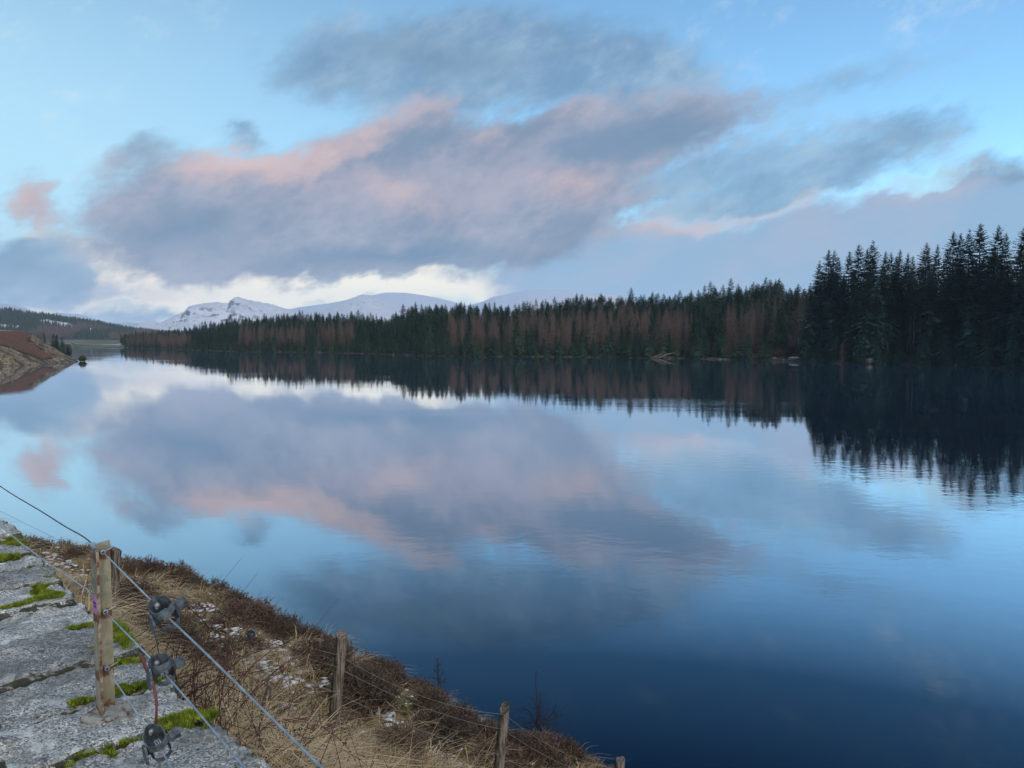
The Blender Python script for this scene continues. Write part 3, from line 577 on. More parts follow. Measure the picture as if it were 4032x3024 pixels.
for i in range(30):
    a=rng.uniform(13.2,20.6); r=shore_at(a)+rng.uniform(9,30); o=obj('scrub_bush',SB[i%3],None,(r*math.sin(R(a)),r*math.cos(R(a)),ground_at(a,r)-.1)); o.scale=[rng.uniform(.8,1.5)]*3; o.rotation_euler=(0,0,rng.uniform(0,6)); setp(o,'rust-brown scrub bush in the rocky clearing','bush','scrub of the rocky clearing')
o=obj('scrub_bush',SG,None,(-139.3,249.5,.1)); o.scale=(.75,.75,.85); setp(o,'round green bush at the very tip of the bracken headland','bush')
mb=MB(); 
for k in range(9):
    a=k*.7; mb.add(*tube_data([(0,0,.6),(math.cos(a)*.9,.2,.9+.7*math.sin(a)),(math.cos(a)*2.0,.3,.7+1.1*math.sin(a))],[.3,.16,.05],5))
r=shore_at(25.06)+.3; o=obj('tree_stump',mb.mesh('tree_stump',[LOGM],True),None,(r*math.sin(R(25.06)),r*math.cos(R(25.06)),.1)); setp(o,'pale upturned root stump at the water edge under the grove','stump')
# ================================================================== near bank
# ---- near bank: thin-plate surface through surveyed points (metres, water level z=0) ----
BANK_PTS=[(-0.9,2.9,6.15),(-1.4,3.3,6.2),(-2.2,4.2,6.2),(-3.1,5.2,6.15),(-4.6,6.6,6.1),(-6.5,8.6,6.0),(-9.5,11.8,5.9),
 (-0.2,2.2,6.05),(0.6,1.4,5.9),(1.6,0.4,5.7),
 (-4.0,7.0,4.98),(-3.0,6.6,4.9),(-1.5,6.2,4.52),(-0.15,6.8,3.60),(1.05,7.3,2.85),(2.6,8.0,1.9),
 (-1.6,4.6,5.3),(-0.6,4.2,5.2),(0.3,4.4,4.55),(0.6,5.6,3.95),(1.6,5.8,3.2),(1.6,3.6,4.1),(3.0,4.6,2.6),(3.2,2.4,3.4),
 (-2.6,5.6,5.3),(-4.6,8.3,4.85),(-6.0,9.4,4.85),(-7.6,10.6,4.75),
 (-7.95,12,4.60),(-7.37,12,4.62),(-6.36,11.5,4.55),(-4.98,10.5,4.66),(-3.82,9.8,4.55),(-2.86,9.2,4.38),(-2.2,8.8,4.30),(-1.73,8.6,4.2),(-1.17,8.4,4.0),(-0.79,8.2,3.68),(-0.28,8.2,3.47),(0.49,8.4,3.2),(0.87,8.5,3.0),
 (-7.0,14.0,3.0),(-5.0,12.6,3.0),(-3.2,11.3,2.9),(-1.6,10.4,2.6),(0.0,10.0,2.0),(1.8,10.2,1.0),
 (-6.0,18.0,-0.6),(-2.0,15.0,-0.8),(2.0,13.5,-1.2),(5.0,10.0,-0.8),(6.0,6.0,-0.3),(6.5,3.0,0.6),(-12.0,15.0,4.3),(-11.0,18.5,1.5),(-10.0,22.0,-1.2),(-16.0,19.0,4.0),(-14.0,25.0,-1.0),(8.0,0.0,0.2),(5.0,0.0,2.6)]
def _tps(pts):
    P=np.array(pts,float); n=len(P); d=np.hypot(P[:,None,0]-P[None,:,0],P[:,None,1]-P[None,:,1])
    K=np.where(d>0,d*d*np.log(d+1e-9),0)+np.eye(n)*0.02
    A=np.zeros((n+3,n+3)); A[:n,:n]=K; A[:n,n]=1; A[:n,n+1:]=P[:,:2]; A[n,:n]=1; A[n+1:,:n]=P[:,:2].T
    b=np.zeros(n+3); b[:n]=P[:,2]
    return P,np.linalg.solve(A,b)
_BP,_BW=_tps(BANK_PTS)
def bank_z(x,y):
    x=np.atleast_1d(np.asarray(x,float)); y=np.atleast_1d(np.asarray(y,float))
    d=np.hypot(x[:,None]-_BP[None,:,0],y[:,None]-_BP[None,:,1])
    z=(d*d*np.log(d+1e-9))@_BW[:-3]+_BW[-3]+_BW[-2]*x+_BW[-1]*y
    z+=0.05*np.sin(2.1*x+1.3*y)*np.sin(1.7*y-0.9*x+1)+0.025*np.sin(5.3*x+2)*np.sin(4.7*y+1.3*x)
    return z
WU=np.array([-.680,.733,0.]); WV=np.array([.733,.680,0.]); ZT=6.784     # wall direction, across the wall, top of coping
def wp(u,v,z): return WU*u+WV*v+np.array([0,0,z])
gx=np.arange(-17,8.01,.16); gy=np.arange(-1,26,.16); GX,GY=np.meshgrid(gx,gy,indexing='ij')
gz=bank_z(GX.ravel(),GY.ravel()).reshape(GX.shape); gz+=.05*fbm(GX/.6,GY/.6,5,4)
vv=GX*WV[0]+GY*WV[1]; k=np.clip((vv-.55)/.3,0,1); gz=np.where(vv<.85,np.minimum(gz,6.3)*k+5.85*(1-k),gz)
gm,n,b=mat('bank_thatch'); P_=wcoord(n)
n.put(b.inputs['Base Color'],n.mix(n.smooth(n.noise(P_,6,5,.65),.35,.65),n.mix(n.smooth(n.noise(P_,1.3,3),.4,.6),(.085,.062,.034,1),(.055,.05,.024,1)),(.028,.021,.014,1))); bump(n,b,n.noise(P_,25,4),.05)
setp(obj('bank',mesh('bank',np.stack([GX,GY,gz],-1).reshape(-1,3),grid_faces(len(gx),len(gy)),[gm],True)),'steep rough-grass bank falling to the loch below the wall',kind='structure')
def gz_at(x,y): return float(bank_z(x,y)[0])
rg=np.random.default_rng(21)
# --- dead grass
def tuft(seed,nb,Lm,spread,lean):
    r_=np.random.default_rng(seed); v=[];f=[];k=0
    for i in range(nb):
        a=r_.uniform(0,6.283); d=np.array([math.cos(a),math.sin(a),0]); b0=d*r_.uniform(0,spread); L=Lm*r_.uniform(.45,1.2)
        lean_d=d*r_.uniform(.2,.9)+np.array(lean)*r_.uniform(.4,1.2); up=r_.uniform(.55,1.25); w_=r_.uniform(.0018,.0042)
        lt=np.cross(lean_d,[0,0,1.]); lt/=np.linalg.norm(lt)+1e-9; s=np.array([0,.4,.75,1.])
        pts=b0+lean_d*(L*.85*s**1.5)[:,None]+np.array([0,0,1.])*(L*up*(s-.62*s**2.2))[:,None]
        for j,p in enumerate(pts): v+= [p-lt*w_*(1-.8*s[j]),p+lt*w_*(1-.8*s[j])]
        f+=[(k+2*j,k+2*j+1,k+2*j+3,k+2*j+2) for j in range(3)]; k+=8
    return v,f
STRAW=plant_mat('dead_grass',[(0,(.085,.055,.028)),(.3,(.28,.20,.10)),(.6,(.54,.41,.23)),(.85,(.72,.58,.38)),(1,(.40,.35,.16))],38,.5,.8)
GRS=plant_mat('green_grass',[(0,(.16,.155,.05)),(1,(.27,.245,.085))],9,.45,.8)
TU=[proto('grass',mesh('grass',*tuft(s,60,.40+.05*(s%3),.07,(.55,-.12,0)),[STRAW])) for s in range(5)]+[proto('grass',mesh('grass',*tuft(9,40,.22,.06,(.2,.1,0)),[GRS]))]
n_=21000; px=rg.uniform(-13,5,n_); py=rg.uniform(2.2,15,n_); pv=px*WV[0]+py*WV[1]
dens=np.clip(9/np.hypot(px,py),.45,1); ok=(pv>1.0)&(rg.random(n_)<dens*.85); px,py=px[ok],py[ok]; n_=len(px); pz=bank_z(px,py)
gi=rg.integers(0,5,n_); gi[(vnoise(px*1.1,py*1.1,4)>.45)&(rg.random(n_)<.6)]=5
scatter('grass',np.stack([px,py,pz-.01],-1),np.stack([rg.normal(0,.12,n_),rg.normal(0,.12,n_)+.15,rg.normal(0,.55,n_)],-1),(.90-.14*np.clip((py+.52*px-7.2)/1.0,0,1))*np.clip(.72+.5*vnoise(px*2.6,py*2.6,8)+.3*vnoise(px*6,py*6,9)+rg.normal(0,.15,n_),.38,1.6),gi,TU,'tangled straw-coloured dead grass covering the bank')
ST_=[proto('stalk',mesh('stalk',*tuft(40+s,14,.62,.05,(.5,-.1,0)),[STRAW])) for s in range(3)]
n2=1500; sx2=rg.uniform(-9,3,n2); sy2=rg.uniform(2.6,7.9,n2); k2=(sx2*WV[0]+sy2*WV[1]>1.05)&(vnoise(sx2*1.4,sy2*1.4,31)>-.1); sx2,sy2=sx2[k2],sy2[k2]; n2=len(sx2)
scatter('grass_stalks',np.stack([sx2,sy2,bank_z(sx2,sy2)-.01],-1),np.stack([rg.normal(0,.15,n2),rg.normal(0,.15,n2),rg.normal(0,.6,n2)],-1),rg.uniform(.6,1.15,n2),rg.integers(0,3,n2),ST_,'longer pale grass stalks standing out of the dead grass')
# --- heather
HEA=plant_mat('heather',[(0,(.050,.040,.030)),(.4,(.080,.060,.046)),(.7,(.125,.085,.062)),(1,(.115,.11,.055))],4,.6,.9)
HB=[mesh('heather',*twig_bush(80+i,260,.34,.30,.0045,.4,9),[HEA]) for i in range(4)]; HP=[proto('heather',m_) for m_ in HB]
CREST=[(-9.5,13.4),(-8.5,12.6),(-7.9,12.05),(-7.37,12),(-6.36,11.6),(-4.98,10.55),(-3.82,9.85),(-2.86,9.25),(-2.2,8.85),(-1.73,8.65),(-1.17,8.45),(-.79,8.3),(-.28,8.3),(.49,8.5),(.87,8.6),(1.8,8.9),(2.6,9.2)]
CP=np.array(CREST); seg=np.hypot(*np.diff(CP,axis=0).T); cum=np.concatenate([[0],np.cumsum(seg)]); hp=[]
for s in np.arange(0,cum[-1],.10):
    q=np.array([np.interp(s,cum,CP[:,0]),np.interp(s,cum,CP[:,1])]); dens=1.0
    if -6.2<q[0]<-5.2: dens=.15
    if rg.random()<dens:
        off=rg.normal(-.1,.3) if q[0]<-6.3 else rg.normal(.08,.15); hp.append((q[0]+rg.normal(0,.08)+.35*off,q[1]+off*.95,rg.uniform(.45,.95)))
for i in range(22):   # thicker drifts below the crest
    t_=rg.choice(3,p=[.3,.4,.3]); c0=[(-7.6,11.4),(-3.0,9.0),(.1,8.1)][t_]; hp.append((c0[0]+rg.normal(0,.5),c0[1]+rg.normal(0,.15),rg.uniform(.45,.7)))
hp=np.array(hp); hz_=bank_z(hp[:,0],hp[:,1]); n_=len(hp)
scatter('heather',np.stack([hp[:,0],hp[:,1],hz_-.02],-1),np.stack([rg.normal(0,.15,n_),rg.normal(0,.15,n_),rg.uniform(0,6.28,n_)],-1),hp[:,2],rg.integers(0,4,n_),HP,'dark brown heather fringing the crest of the bank')
HC=[(-4.54,8.86,.42,'wide dark heather clump just right of the round post behind the steel post'),(-3.22,9.13,.42,'round heather clump on the bank above the fence wires'),(-2.89,9.13,.26,'small heather clump touching the crest fringe'),(-2.89,8.12,.24,'smallest heather tuft, beside the dark wire tensioner'),(-3.97,8.25,.5,'dark heather clump behind the upper wire strainer'),(-2.07,8.17,.38,'heather clump left of the leaning timber post'),(-1.5,7.55,.48,'heather clump right of the leaning timber post'),(-1.67,8.02,.3,'heather clump behind the leaning timber post'),(-1.07,6.91,.34,'spiky greenish heather clump low on the bank, between two posts'),(-3.65,8.0,.42,'heather clump under the upper wire strainer'),(-3.3,7.7,.45,'heather clump above the bramble tangle'),(-.75,7.7,.4,'heather clump on the slope left of the cracked-topped post'),(-.2,7.75,.4,'heather clump right behind the cracked-topped post')]
for i,(x,y,s,lb) in enumerate(HC):
    e=empty('heather_clump',(x,y,gz_at(x,y)-.02),lb,'heather','heather clumps in the grass'); e.scale=(s/.30*1.05,s/.30*.9,max(.75,s/.36)); e.rotation_euler=(0,0,i*1.3); obj('twigs',HB[i%4],e)
# --- thawing snow on the grass
SNOW=[(-6.95,11.63),(-6.83,11.48),(-6.87,11.44),(-6.74,11.65),(-6.51,11.01),(-6.46,10.97),(-6.61,10.86),(-6.33,10.84),(-6.17,10.69),(-6.34,11.32),(-6.04,10.65),(-6.98,11.31),(-6.8,11.1),(-4.89,9.67),(-4.83,9.66),(-4.84,9.84),(-4.74,9.69),(-4.81,10.14),(-4.62,10.07),(-4.45,9.88),(-4.56,10.0),(-4.64,9.47),(-4.52,9.36),(-4.3,9.67),(-4.19,9.41),(-3.95,9.39),(-3.77,9.39),(-3.81,9.22),(-3.71,9.14),(-3.76,9.18),(-3.55,9.21),(-3.63,9.02),(-3.42,9.01),(-3.28,8.94),(-3.43,8.8),(-3.12,8.55),(-3.11,9.45),(-2.73,8.2),(-2.66,8.1),(-2.67,8.47),(-4.47,8.61),(-4.56,8.66),(-4.31,8.48),(-4.25,8.46),(-3.12,8.53),(-3.03,8.33),(-2.73,8.19),(-2.7,8.14),(-2.67,8.51),(-2.48,8.35),(-2.38,8.05),(-2.32,8.17),(-2.33,8.11),(-2.32,8.22),(-2.27,8.11),(-2.21,7.86),(-2.8,7.89),(-2.63,7.81),(-2.55,7.72),(-2.47,7.65),(-2.42,7.61),(-2.31,7.56),(-2.26,7.58),(-2.19,7.52),(-1.95,7.72),(-2.48,7.82),(-1.62,8.68),(-1.53,8.48),(-1.4,8.39),(-1.39,8.2),(-1.24,8.2),(-1.37,7.56),(-1.19,7.47),(-1.05,7.32),(-1.06,7.49),(-1.24,6.97),(-.87,7.36),(-.72,7.38),(-.76,7.38),(-.68,7.38),(-.64,7.38),(-.33,8.33),(-.24,8.19),(-.35,7.77),(.19,8.14)]
SNM,n,b=mat('old_snow',.6,.3); b.inputs['Base Color'].default_value=(.80,.83,.87,1); bump(n,b,n.noise(wcoord(n),60,3),.02)
mb=MB()
import bmesh
bmx=bmesh.new(); bmesh.ops.create_icosphere(bmx,subdivisions=1,radius=1.0); IV=np.array([v.co for v in bmx.verts]); IF=[tuple(v.index for v in f.verts) for f in bmx.faces]; bmx.free()
SNOW+=[(x+rg.normal(0,.35),y+rg.normal(0,.25)) for x,y in SNOW[::2] if x<-1.0]
for (x,y) in SNOW:
    for j in range(int(rg.integers(7,16))):
        xx=x+rg.normal(0,.10)*rg.choice([.4,1,2.2]); yy=y+rg.normal(0,.07)*rg.choice([.4,1,2.2]); s=.005+.027*rg.random()**2.6; c_=np.array([xx,yy,gz_at(xx,yy)+rg.uniform(.03,.085)])
        mb.add(IV*np.array([s*rg.uniform(1.1,2.2),s*1.2,s*.5])*(1+rg.normal(0,.3,(len(IV),1)))+c_,IF)
o=obj('snow',mb.mesh('snow',[SNM],True)); setp(o,'scraps of thawing snow lying on the grass bank',kind='stuff')
# ================================================================== granite parapet
def rough_block(cu,cv,cz,lu,lv,lz,r,seed,amp,res=.018,axis=True):
    h=np.array([lu,lv,lz])/2; nn=[max(3,int(2*q/res)) for q in h]; V=[];F=[];k=0
    for ax in range(3):
        a,c_=[(1,2),(2,0),(0,1)][ax]
        for sg in(-1,1):
            s=np.linspace(-h[a],h[a],nn[a]+1); t_=np.linspace(-h[c_],h[c_],nn[c_]+1); S_,T2=np.meshgrid(s,t_,indexing='ij'); p=np.zeros((S_.size,3)); p[:,ax]=sg*h[ax]; p[:,a]=S_.ravel(); p[:,c_]=T2.ravel()
            g=grid_faces(nn[a]+1,nn[c_]+1)+k; g=g if sg>0 else g[:,::-1]; V.append(p); F.append(g); k+=len(p)
    p=np.concatenate(V); q=np.clip(p,-h+r,h-r); d=p-q; L=np.linalg.norm(d,axis=1)[:,None]; nrm=d/(L+1e-9); p=q+nrm*r
    out=[]
    for i in range(len(p)):
        s=Vector(p[i])+Vector((seed*3.1,seed*1.7,0)); ed_=1.0+1.3*(min(abs(abs(p[i][0])-h[0]),abs(abs(p[i][1])-h[1]))<.035); e=amp*.6*mnoise.noise(s*4)+amp*.8*ed_*mnoise.noise(s*13)+amp*.5*ed_*mnoise.noise(s*37)
        e+=-amp*1.6*max(0,mnoise.noise(s*9+Vector((9,9,9)))-.45)*3
        out.append(p[i]+nrm[i]*e)
    p=np.array(out); W_=WU*(cu+p[:,0:1])+WV*(cv+p[:,1:2]); W_[:,2]=cz+p[:,2]
    return W_,np.concatenate(F)
grm,n,b=mat('granite',.82,.35); P_=wcoord(n)
vo=n.node('ShaderNodeTexVoronoi'); n.put(vo.inputs['Vector'],n.vmath('ADD',P_,n.vmath('SCALE',n.noise(P_,40,3,.6,'Color'),scale=.02))); vo.inputs['Scale'].default_value=210; vc=n.node('ShaderNodeSeparateColor'); n.put(vc.inputs[0],vo.outputs['Color'])
gc=ramp(n,vc.outputs[0],[(0,(.05,.052,.046)),(.25,(.15,.152,.135)),(.5,(.30,.30,.27)),(.8,(.42,.42,.385)),(1,(.66,.66,.62))])
wea=n.smooth(n.noise(P_,7,6,.7),.38,.60); fine=n.noise(P_,55,4,.7)
gc=n.mix(n.math('MULTIPLY',wea,.78),gc,n.mix(n.smooth(fine,.35,.65),(.075,.078,.066,1),(.21,.21,.18,1)))
gc=n.mix(n.math('MULTIPLY',n.smooth(n.noise(P_,13,5,.7),.54,.64),.6),gc,(.50,.51,.47,1))
bright=n.smooth(orand(n),.1,.9,.95,1.6); gc=n.mix(1.0,gc,n.node('ShaderNodeCombineXYZ').outputs[0],'MULTIPLY') if False else n.vmath('SCALE',gc,scale=bright)
# algae in the joints of the coping (greenish black, follows the stone edge noise)
gc=n.mix(n.math('MULTIPLY',n.smooth(n.noise(n.vmath('ADD',P_,(3,7,1)),17,5,.7),.58,.66),.8),gc,(.045,.046,.038,1))
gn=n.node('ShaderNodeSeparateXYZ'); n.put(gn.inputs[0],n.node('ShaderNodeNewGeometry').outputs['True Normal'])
gc=n.mix(n.smooth(n.math('ADD',gn.outputs[2],n.math('MULTIPLY',n.noise(P_,20,3),.35)),.62,.95,.94,0),gc,n.mix(n.noise(P_,30,3),(.014,.017,.010,1),(.05,.055,.035,1)))   # algae and dirt tone on upright faces, painted to keep sunlit joints dark
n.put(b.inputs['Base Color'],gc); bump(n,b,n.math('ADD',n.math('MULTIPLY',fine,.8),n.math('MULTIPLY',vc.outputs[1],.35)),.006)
JM=simple_mat('mortar',(.018,.020,.015),(.05,.052,.04),18)
wall=empty('stone_wall',tuple(wp(3.0,.67,5.85)),'rough granite parapet wall with mossy coping stones','wall'); wall_off=-np.array(wall.location)
UB=[.6,1.25,1.92,2.42,2.76,3.115,3.54,3.935,4.28,4.65,4.956,5.35,5.8,6.35,7.0,7.7,8.4]
for i in range(len(UB)-1):
    u0,u1=UB[i]+.009,UB[i+1]-.009; j=rg.normal(0,.012,4)
    dz=[0,0,.0,.012,-.008,.010,-.012,.004,.012,-.010,.012,.045,.03,.02,0,0][i]
    W_,F_=rough_block((u0+u1)/2,(.648 if i<3 else .667)+j[0],ZT-.11+dz,u1-u0,(.475 if i<3 else .52)+j[1],.22,.022,i+1,.012,.016 if 1.9<u0<4.7 else .03)
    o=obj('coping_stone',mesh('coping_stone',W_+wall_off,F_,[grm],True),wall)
mb=MB(); M3=np.stack([WU,WV,[0,0,1]],1); mb.add(*box_data(wp(4.5,.67,ZT-.105),(8.0,.47,.16),M3)); o=obj('mortar',mb.mesh('mortar',[JM]),wall); o.location=wall_off
fmat=simple_mat('mossy_masonry',(.03,.045,.018),(.12,.125,.10),9)
for row in range(3):
    u=.6+.2*row
    while u<8.2:
        l=rg.uniform(.35,.6); W_,F_=rough_block(u+l/2,.67,ZT-.22-.14-row*.28,l-.015,.47,.265,.02,row*40+int(u*9),.008,.06); obj('wall_stone',mesh('wall_stone',W_+wall_off,F_,[fmat],True),wall); u+=l
# --- moss
MOSS=[([(-2.277,3.353),(-2.22,3.408),(-2.183,3.499),(-2.123,3.546)],.05),([(-2.258,3.595),(-2.163,3.546)],.055),([(-1.849,3.141),(-1.787,3.199)],.022),([(-1.686,3.179),(-1.622,3.104),(-1.569,3.014),(-1.499,2.929)],.055),([(-1.68,2.904),(-1.62,2.93)],.03),([(-1.49,2.795),(-1.447,2.825),(-1.40,2.84)],.026),([(-1.348,2.528),(-1.355,2.591),(-1.313,2.604),(-1.25,2.65)],.035),([(-1.10,2.345),(-1.042,2.387),(-.965,2.40)],.05),([(-1.07,2.32),(-.97,2.345)],.045),([(-1.263,2.165),(-1.208,2.202),(-1.166,2.241),(-1.118,2.271)],.02),([(-1.25,2.115),(-1.208,2.147),(-1.168,2.174)],.02),([(-3.133,4.641),(-2.992,4.522),(-2.898,4.409)],.09),([(-2.817,4.165),(-2.743,4.198)],.05),([(-2.377,3.817),(-2.291,3.804)],.024),([(-2.371,3.683),(-2.277,3.709)],.02),([(-1.462,2.497),(-1.40,2.535)],.018),([(-2.547,3.991),(-2.502,3.985)],.02),([(-3.03,4.40),(-2.95,4.50)],.06),([(-1.56,2.18),(-1.50,2.11)],.03)]
def sprig(seed):
    r_=np.random.default_rng(seed); v=[];f=[];k=0
    for i in range(26):
        a=r_.uniform(0,6.283); d=np.array([math.cos(a),math.sin(a),0]); q=r_.uniform(0,.009); b0=d*q; tip=b0+d*r_.uniform(.002,.009)+np.array([0,0,r_.uniform(.006,.017)]); lt=np.array([-d[1],d[0],0])*.0016
        v+=[b0-lt,b0+lt,tip]; f.append((k,k+1,k+2)); k+=3
    return v,f
MOM=plant_mat('moss',[(0,(.025,.032,.010)),(.33,(.06,.085,.014)),(.55,(.18,.235,.024)),(.75,(.32,.37,.04)),(1,(.16,.12,.04))],20,.8,.9)
MP=[proto('moss',mesh('moss',*sprig(s),[MOM])) for s in range(4)]; mp=[]
for L_,wd in MOSS:
    for (a,c_) in zip(L_[:-1],L_[1:]):
        a=np.array(a); c_=np.array(c_); ln=np.linalg.norm(c_-a); nn=int((ln+wd)*wd*2/(.0056**2))
        for j in range(nn):
            p=a+(c_-a)*rg.uniform(-.15,1.15); d=rg.normal(0,.60); ed=.5+.75*mnoise.noise(Vector((p[0]*16,p[1]*16,0)))+.5*mnoise.noise(Vector((p[0]*55,p[1]*55,3))); 
            if abs(d)>ed*(1.25-.6*rg.random()) or mnoise.noise(Vector((p[0]*30+d*2,p[1]*30-d*2,7)))>.22: continue
            nr=np.array([-(c_-a)[1],(c_-a)[0]])/(ln+1e-9); q=p+nr*d*wd
            if q@WV[:2]>.955: zz_=ZT-.02-(q@WV[:2]-.955)*.8
            else: zz_=ZT-.012
            mp.append((q[0],q[1],zz_+.013*max(0,1-(d/ed)**2)*min(1.6,wd/.04)+rg.uniform(-.004,.004)))
mp=np.array(mp); n_=len(mp); o=scatter('moss',mp+wall_off,np.stack([rg.normal(0,.35,n_),rg.normal(0,.35,n_),rg.uniform(0,6.28,n_)],-1),rg.uniform(.7,1.35,n_),rg.integers(0,4,n_),MP,'bright green moss cushions along the stone joints',parent=wall)
# ================================================================== steel fence along the wall
pmat,n,b=mat('painted_steel',.6,.4); P_=wcoord(n); sp=n.node('ShaderNodeSeparateXYZ'); n.put(sp.inputs[0],P_)
pc=n.mix(n.smooth(n.noise(n.vmath('MULTIPLY',P_,(1,1,.25)),40,4,.6),.35,.65),(.20,.175,.105,1),(.29,.26,.175,1))
pc=n.mix(n.smooth(n.noise(P_,14,4),.52,.66),pc,(.15,.16,.115,1))
hol=0.0
for hz0 in(7.318,7.125,6.94):
    d_=n.math('ABSOLUTE',n.math('SUBTRACT',sp.outputs[2],hz0-.012)); hol=n.math('MAXIMUM',hol,n.smooth(d_,.0,.032,1,0))
rz=n.math('MAXIMUM',n.smooth(sp.outputs[2],6.79,6.845,1,0),n.math('MULTIPLY',hol,.75))
pc=n.mix(n.smooth(n.math('ADD',n.noise(P_,45,5,.7),n.math('MULTIPLY',rz,.42)),.62,.76),pc,(.13,.05,.022,1)); n.put(b.inputs['Base Color'],pc); bump(n,b,n.noise(P_,90,3),.002)
rust,n,b=mat('rusty_edge',.85,.2); P_=wcoord(n); n.put(b.inputs['Base Color'],n.mix(n.smooth(n.noise(P_,30,5,.7),.4,.62),(.10,.042,.028,1),(.26,.22,.15,1)))
C0=np.array([-1.333,2.399,0.]); Z0,Z1=6.79,7.345; th=.007
post=empty('steel_post',(C0[0],C0[1],Z0),'rust-streaked steel angle post bolted on the stone wall','post'); po=-np.array(post.location)
def plate(o_,d1,l1,d2,l2,za,zb0,zb1):
    """upright plate: footprint o_ + d1*l1 x d2*l2, top slopes zb0..zb1"""
    a=[o_,o_+d1*l1,o_+d1*l1+d2*l2,o_+d2*l2]; v=[tuple(p+np.array([0,0,za])) for p in a]+[tuple(a[0]+[0,0,zb0]),tuple(a[1]+[0,0,zb1]),tuple(a[2]+[0,0,zb1]),tuple(a[3]+[0,0,zb0])]
    return np.array(v),[(3,2,1,0),(4,5,6,7),(0,1,5,4),(1,2,6,5),(2,3,7,6),(3,0,4,7)]
v,f=plate(C0,WV,.054,-WU,th,Z0,Z1-.004,Z1+.004); me=mesh('back_flange',v+po,f,[pmat]); o=obj('back_flange',me,post)
v,f=plate(C0-WU*th,-WU,.046,WV,.0085,Z0-.004,Z1-.006,Z1-.012); me=mesh('front_flange',v+po,f,[pmat,rust],False,[0,0,0,1,0,0]); o=obj('front_flange',me,post); o['label']='front flange with a rusty edge'
W_,F_=rough_block(0,0,0,.135,.088,.026,.010,77,.010,.009); cb=np.array([-1.285,2.383]); 
ctr=W_.mean(0); W_=W_-ctr; ca,sa=math.cos(.75),math.sin(.75); W_=np.stack([W_[:,0]*ca-W_[:,1]*sa+cb[0],W_[:,0]*sa+W_[:,1]*ca+cb[1],W_[:,2]+ZT+.014],-1)
bpm,n,b=mat('chipped_mortar',.85,.25); P_=wcoord(n); n.put(b.inputs['Base Color'],n.mix(n.smooth(n.noise(P_,28,5,.7),.5,.62),n.mix(n.noise(P_,60,3),(.17,.175,.155,1),(.30,.305,.28,1)),(.10,.05,.03,1)))
obj('mortar_base',mesh('mortar_base',W_+po,F_,[bpm],True),post)
stk,n,b=mat('pink_sticker',.5,.3); b.inputs['Base Color'].default_value=(.42,.17,.40,1); ink,n,b=mat('sticker_ink',.6,.3); b.inputs['Base Color'].default_value=(.10,.03,.12,1)
sc_=C0-WU*(th+.024)-WV*.0018+np.array([0,0,7.158]); na=40; v=[sc_+(-WU*math.cos(k*6.283/na)*.024+np.array([0,0,math.sin(k*6.283/na)*.030])) for k in range(na)]; v2=[p+WV*.0012 for p in v]
so_=obj('sticker',mesh('sticker',np.array(v+v2)+po,[tuple(range(na-1,-1,-1))]+[(k,(k+1)%na,na+(k+1)%na,na+k) for k in range(na)],[stk]),post)
mb=MB()
for rw,(zz_,n0,n1) in enumerate([(.006,-4,4),(-.005,-3,4)]):
    for k in range(n0,n1): 
        q=sc_-WV*.0006-WU*(k*.0042+.002)+np.array([0,0,zz_]); mb.add(*box_data(q,(.0009,.0006,.007),M3)); 
        if k%2: mb.add(*box_data(q+np.array([0,0,.003*(1 if k%3 else -1)])-WU*.0012,(.003,.0006,.0012),M3))
o=obj('print',mb.mesh('print',[ink]),so_); o.location=po
ZINC,n,b=mat('galvanised_wire',.42,.5); b.inputs['Metallic'].default_value=.35; n.put(b.inputs['Base Color'],n.mix(n.smooth(n.noise(wcoord(n),30,3),.35,.65),(.22,.26,.29,1),(.34,.39,.43,1)))
ZDK,n,b=mat('weathered_zinc',.6,.4); b.inputs['Metallic'].default_value=.25; n.put(b.inputs['Base Color'],n.mix(n.smooth(n.noise(wcoord(n),45,4),.35,.65),(.045,.055,.062,1),(.12,.14,.152,1))); bump(n,b,n.noise(wcoord(n),120,3),.002)
def path_wire(name,P,r,m_,label,cat='wire',group=None,sides=8,twist=True):
    P=np.array(P,float); s=np.linspace(0,len(P)-1,max(24,len(P)*6)); i=np.arange(len(P)); Q=np.stack([np.interp(s,i,P[:,k]) for k in range(3)],-1)
    for _ in range(3): Q[1:-1]=(Q[:-2]+2*Q[1:-1]+Q[2:])/4
    e=obj(name,mesh(name,*tube_data(Q,r,sides),[m_],True)); setp(e,label,cat,group); return e
H1=C0+WV*.030; WR=.0023
strs=[((-.856,1.856,7.32),7.318,(-.286,1.176,7.312),'top'),((-.921,1.975,7.125),7.125,(-.537,1.513,7.12),'middle'),((-.927,1.95,6.94),6.94,(-.833,1.833,6.93),'lowest')]
def coil(c_,ax,r,pitch,turns,wr,n_=40):
    ax=np.array(ax,float); ax/=np.linalg.norm(ax); u=np.cross(ax,[0,0,1.]); u/=np.linalg.norm(u); w_=np.cross(ax,u); t_=np.linspace(0,turns*6.283,n_)
    P=np.array(c_)+ax*(pitch*t_/6.283)[:,None]+r*(np.cos(t_)[:,None]*u+np.sin(t_)[:,None]*w_); return tube_data(P,wr,5)
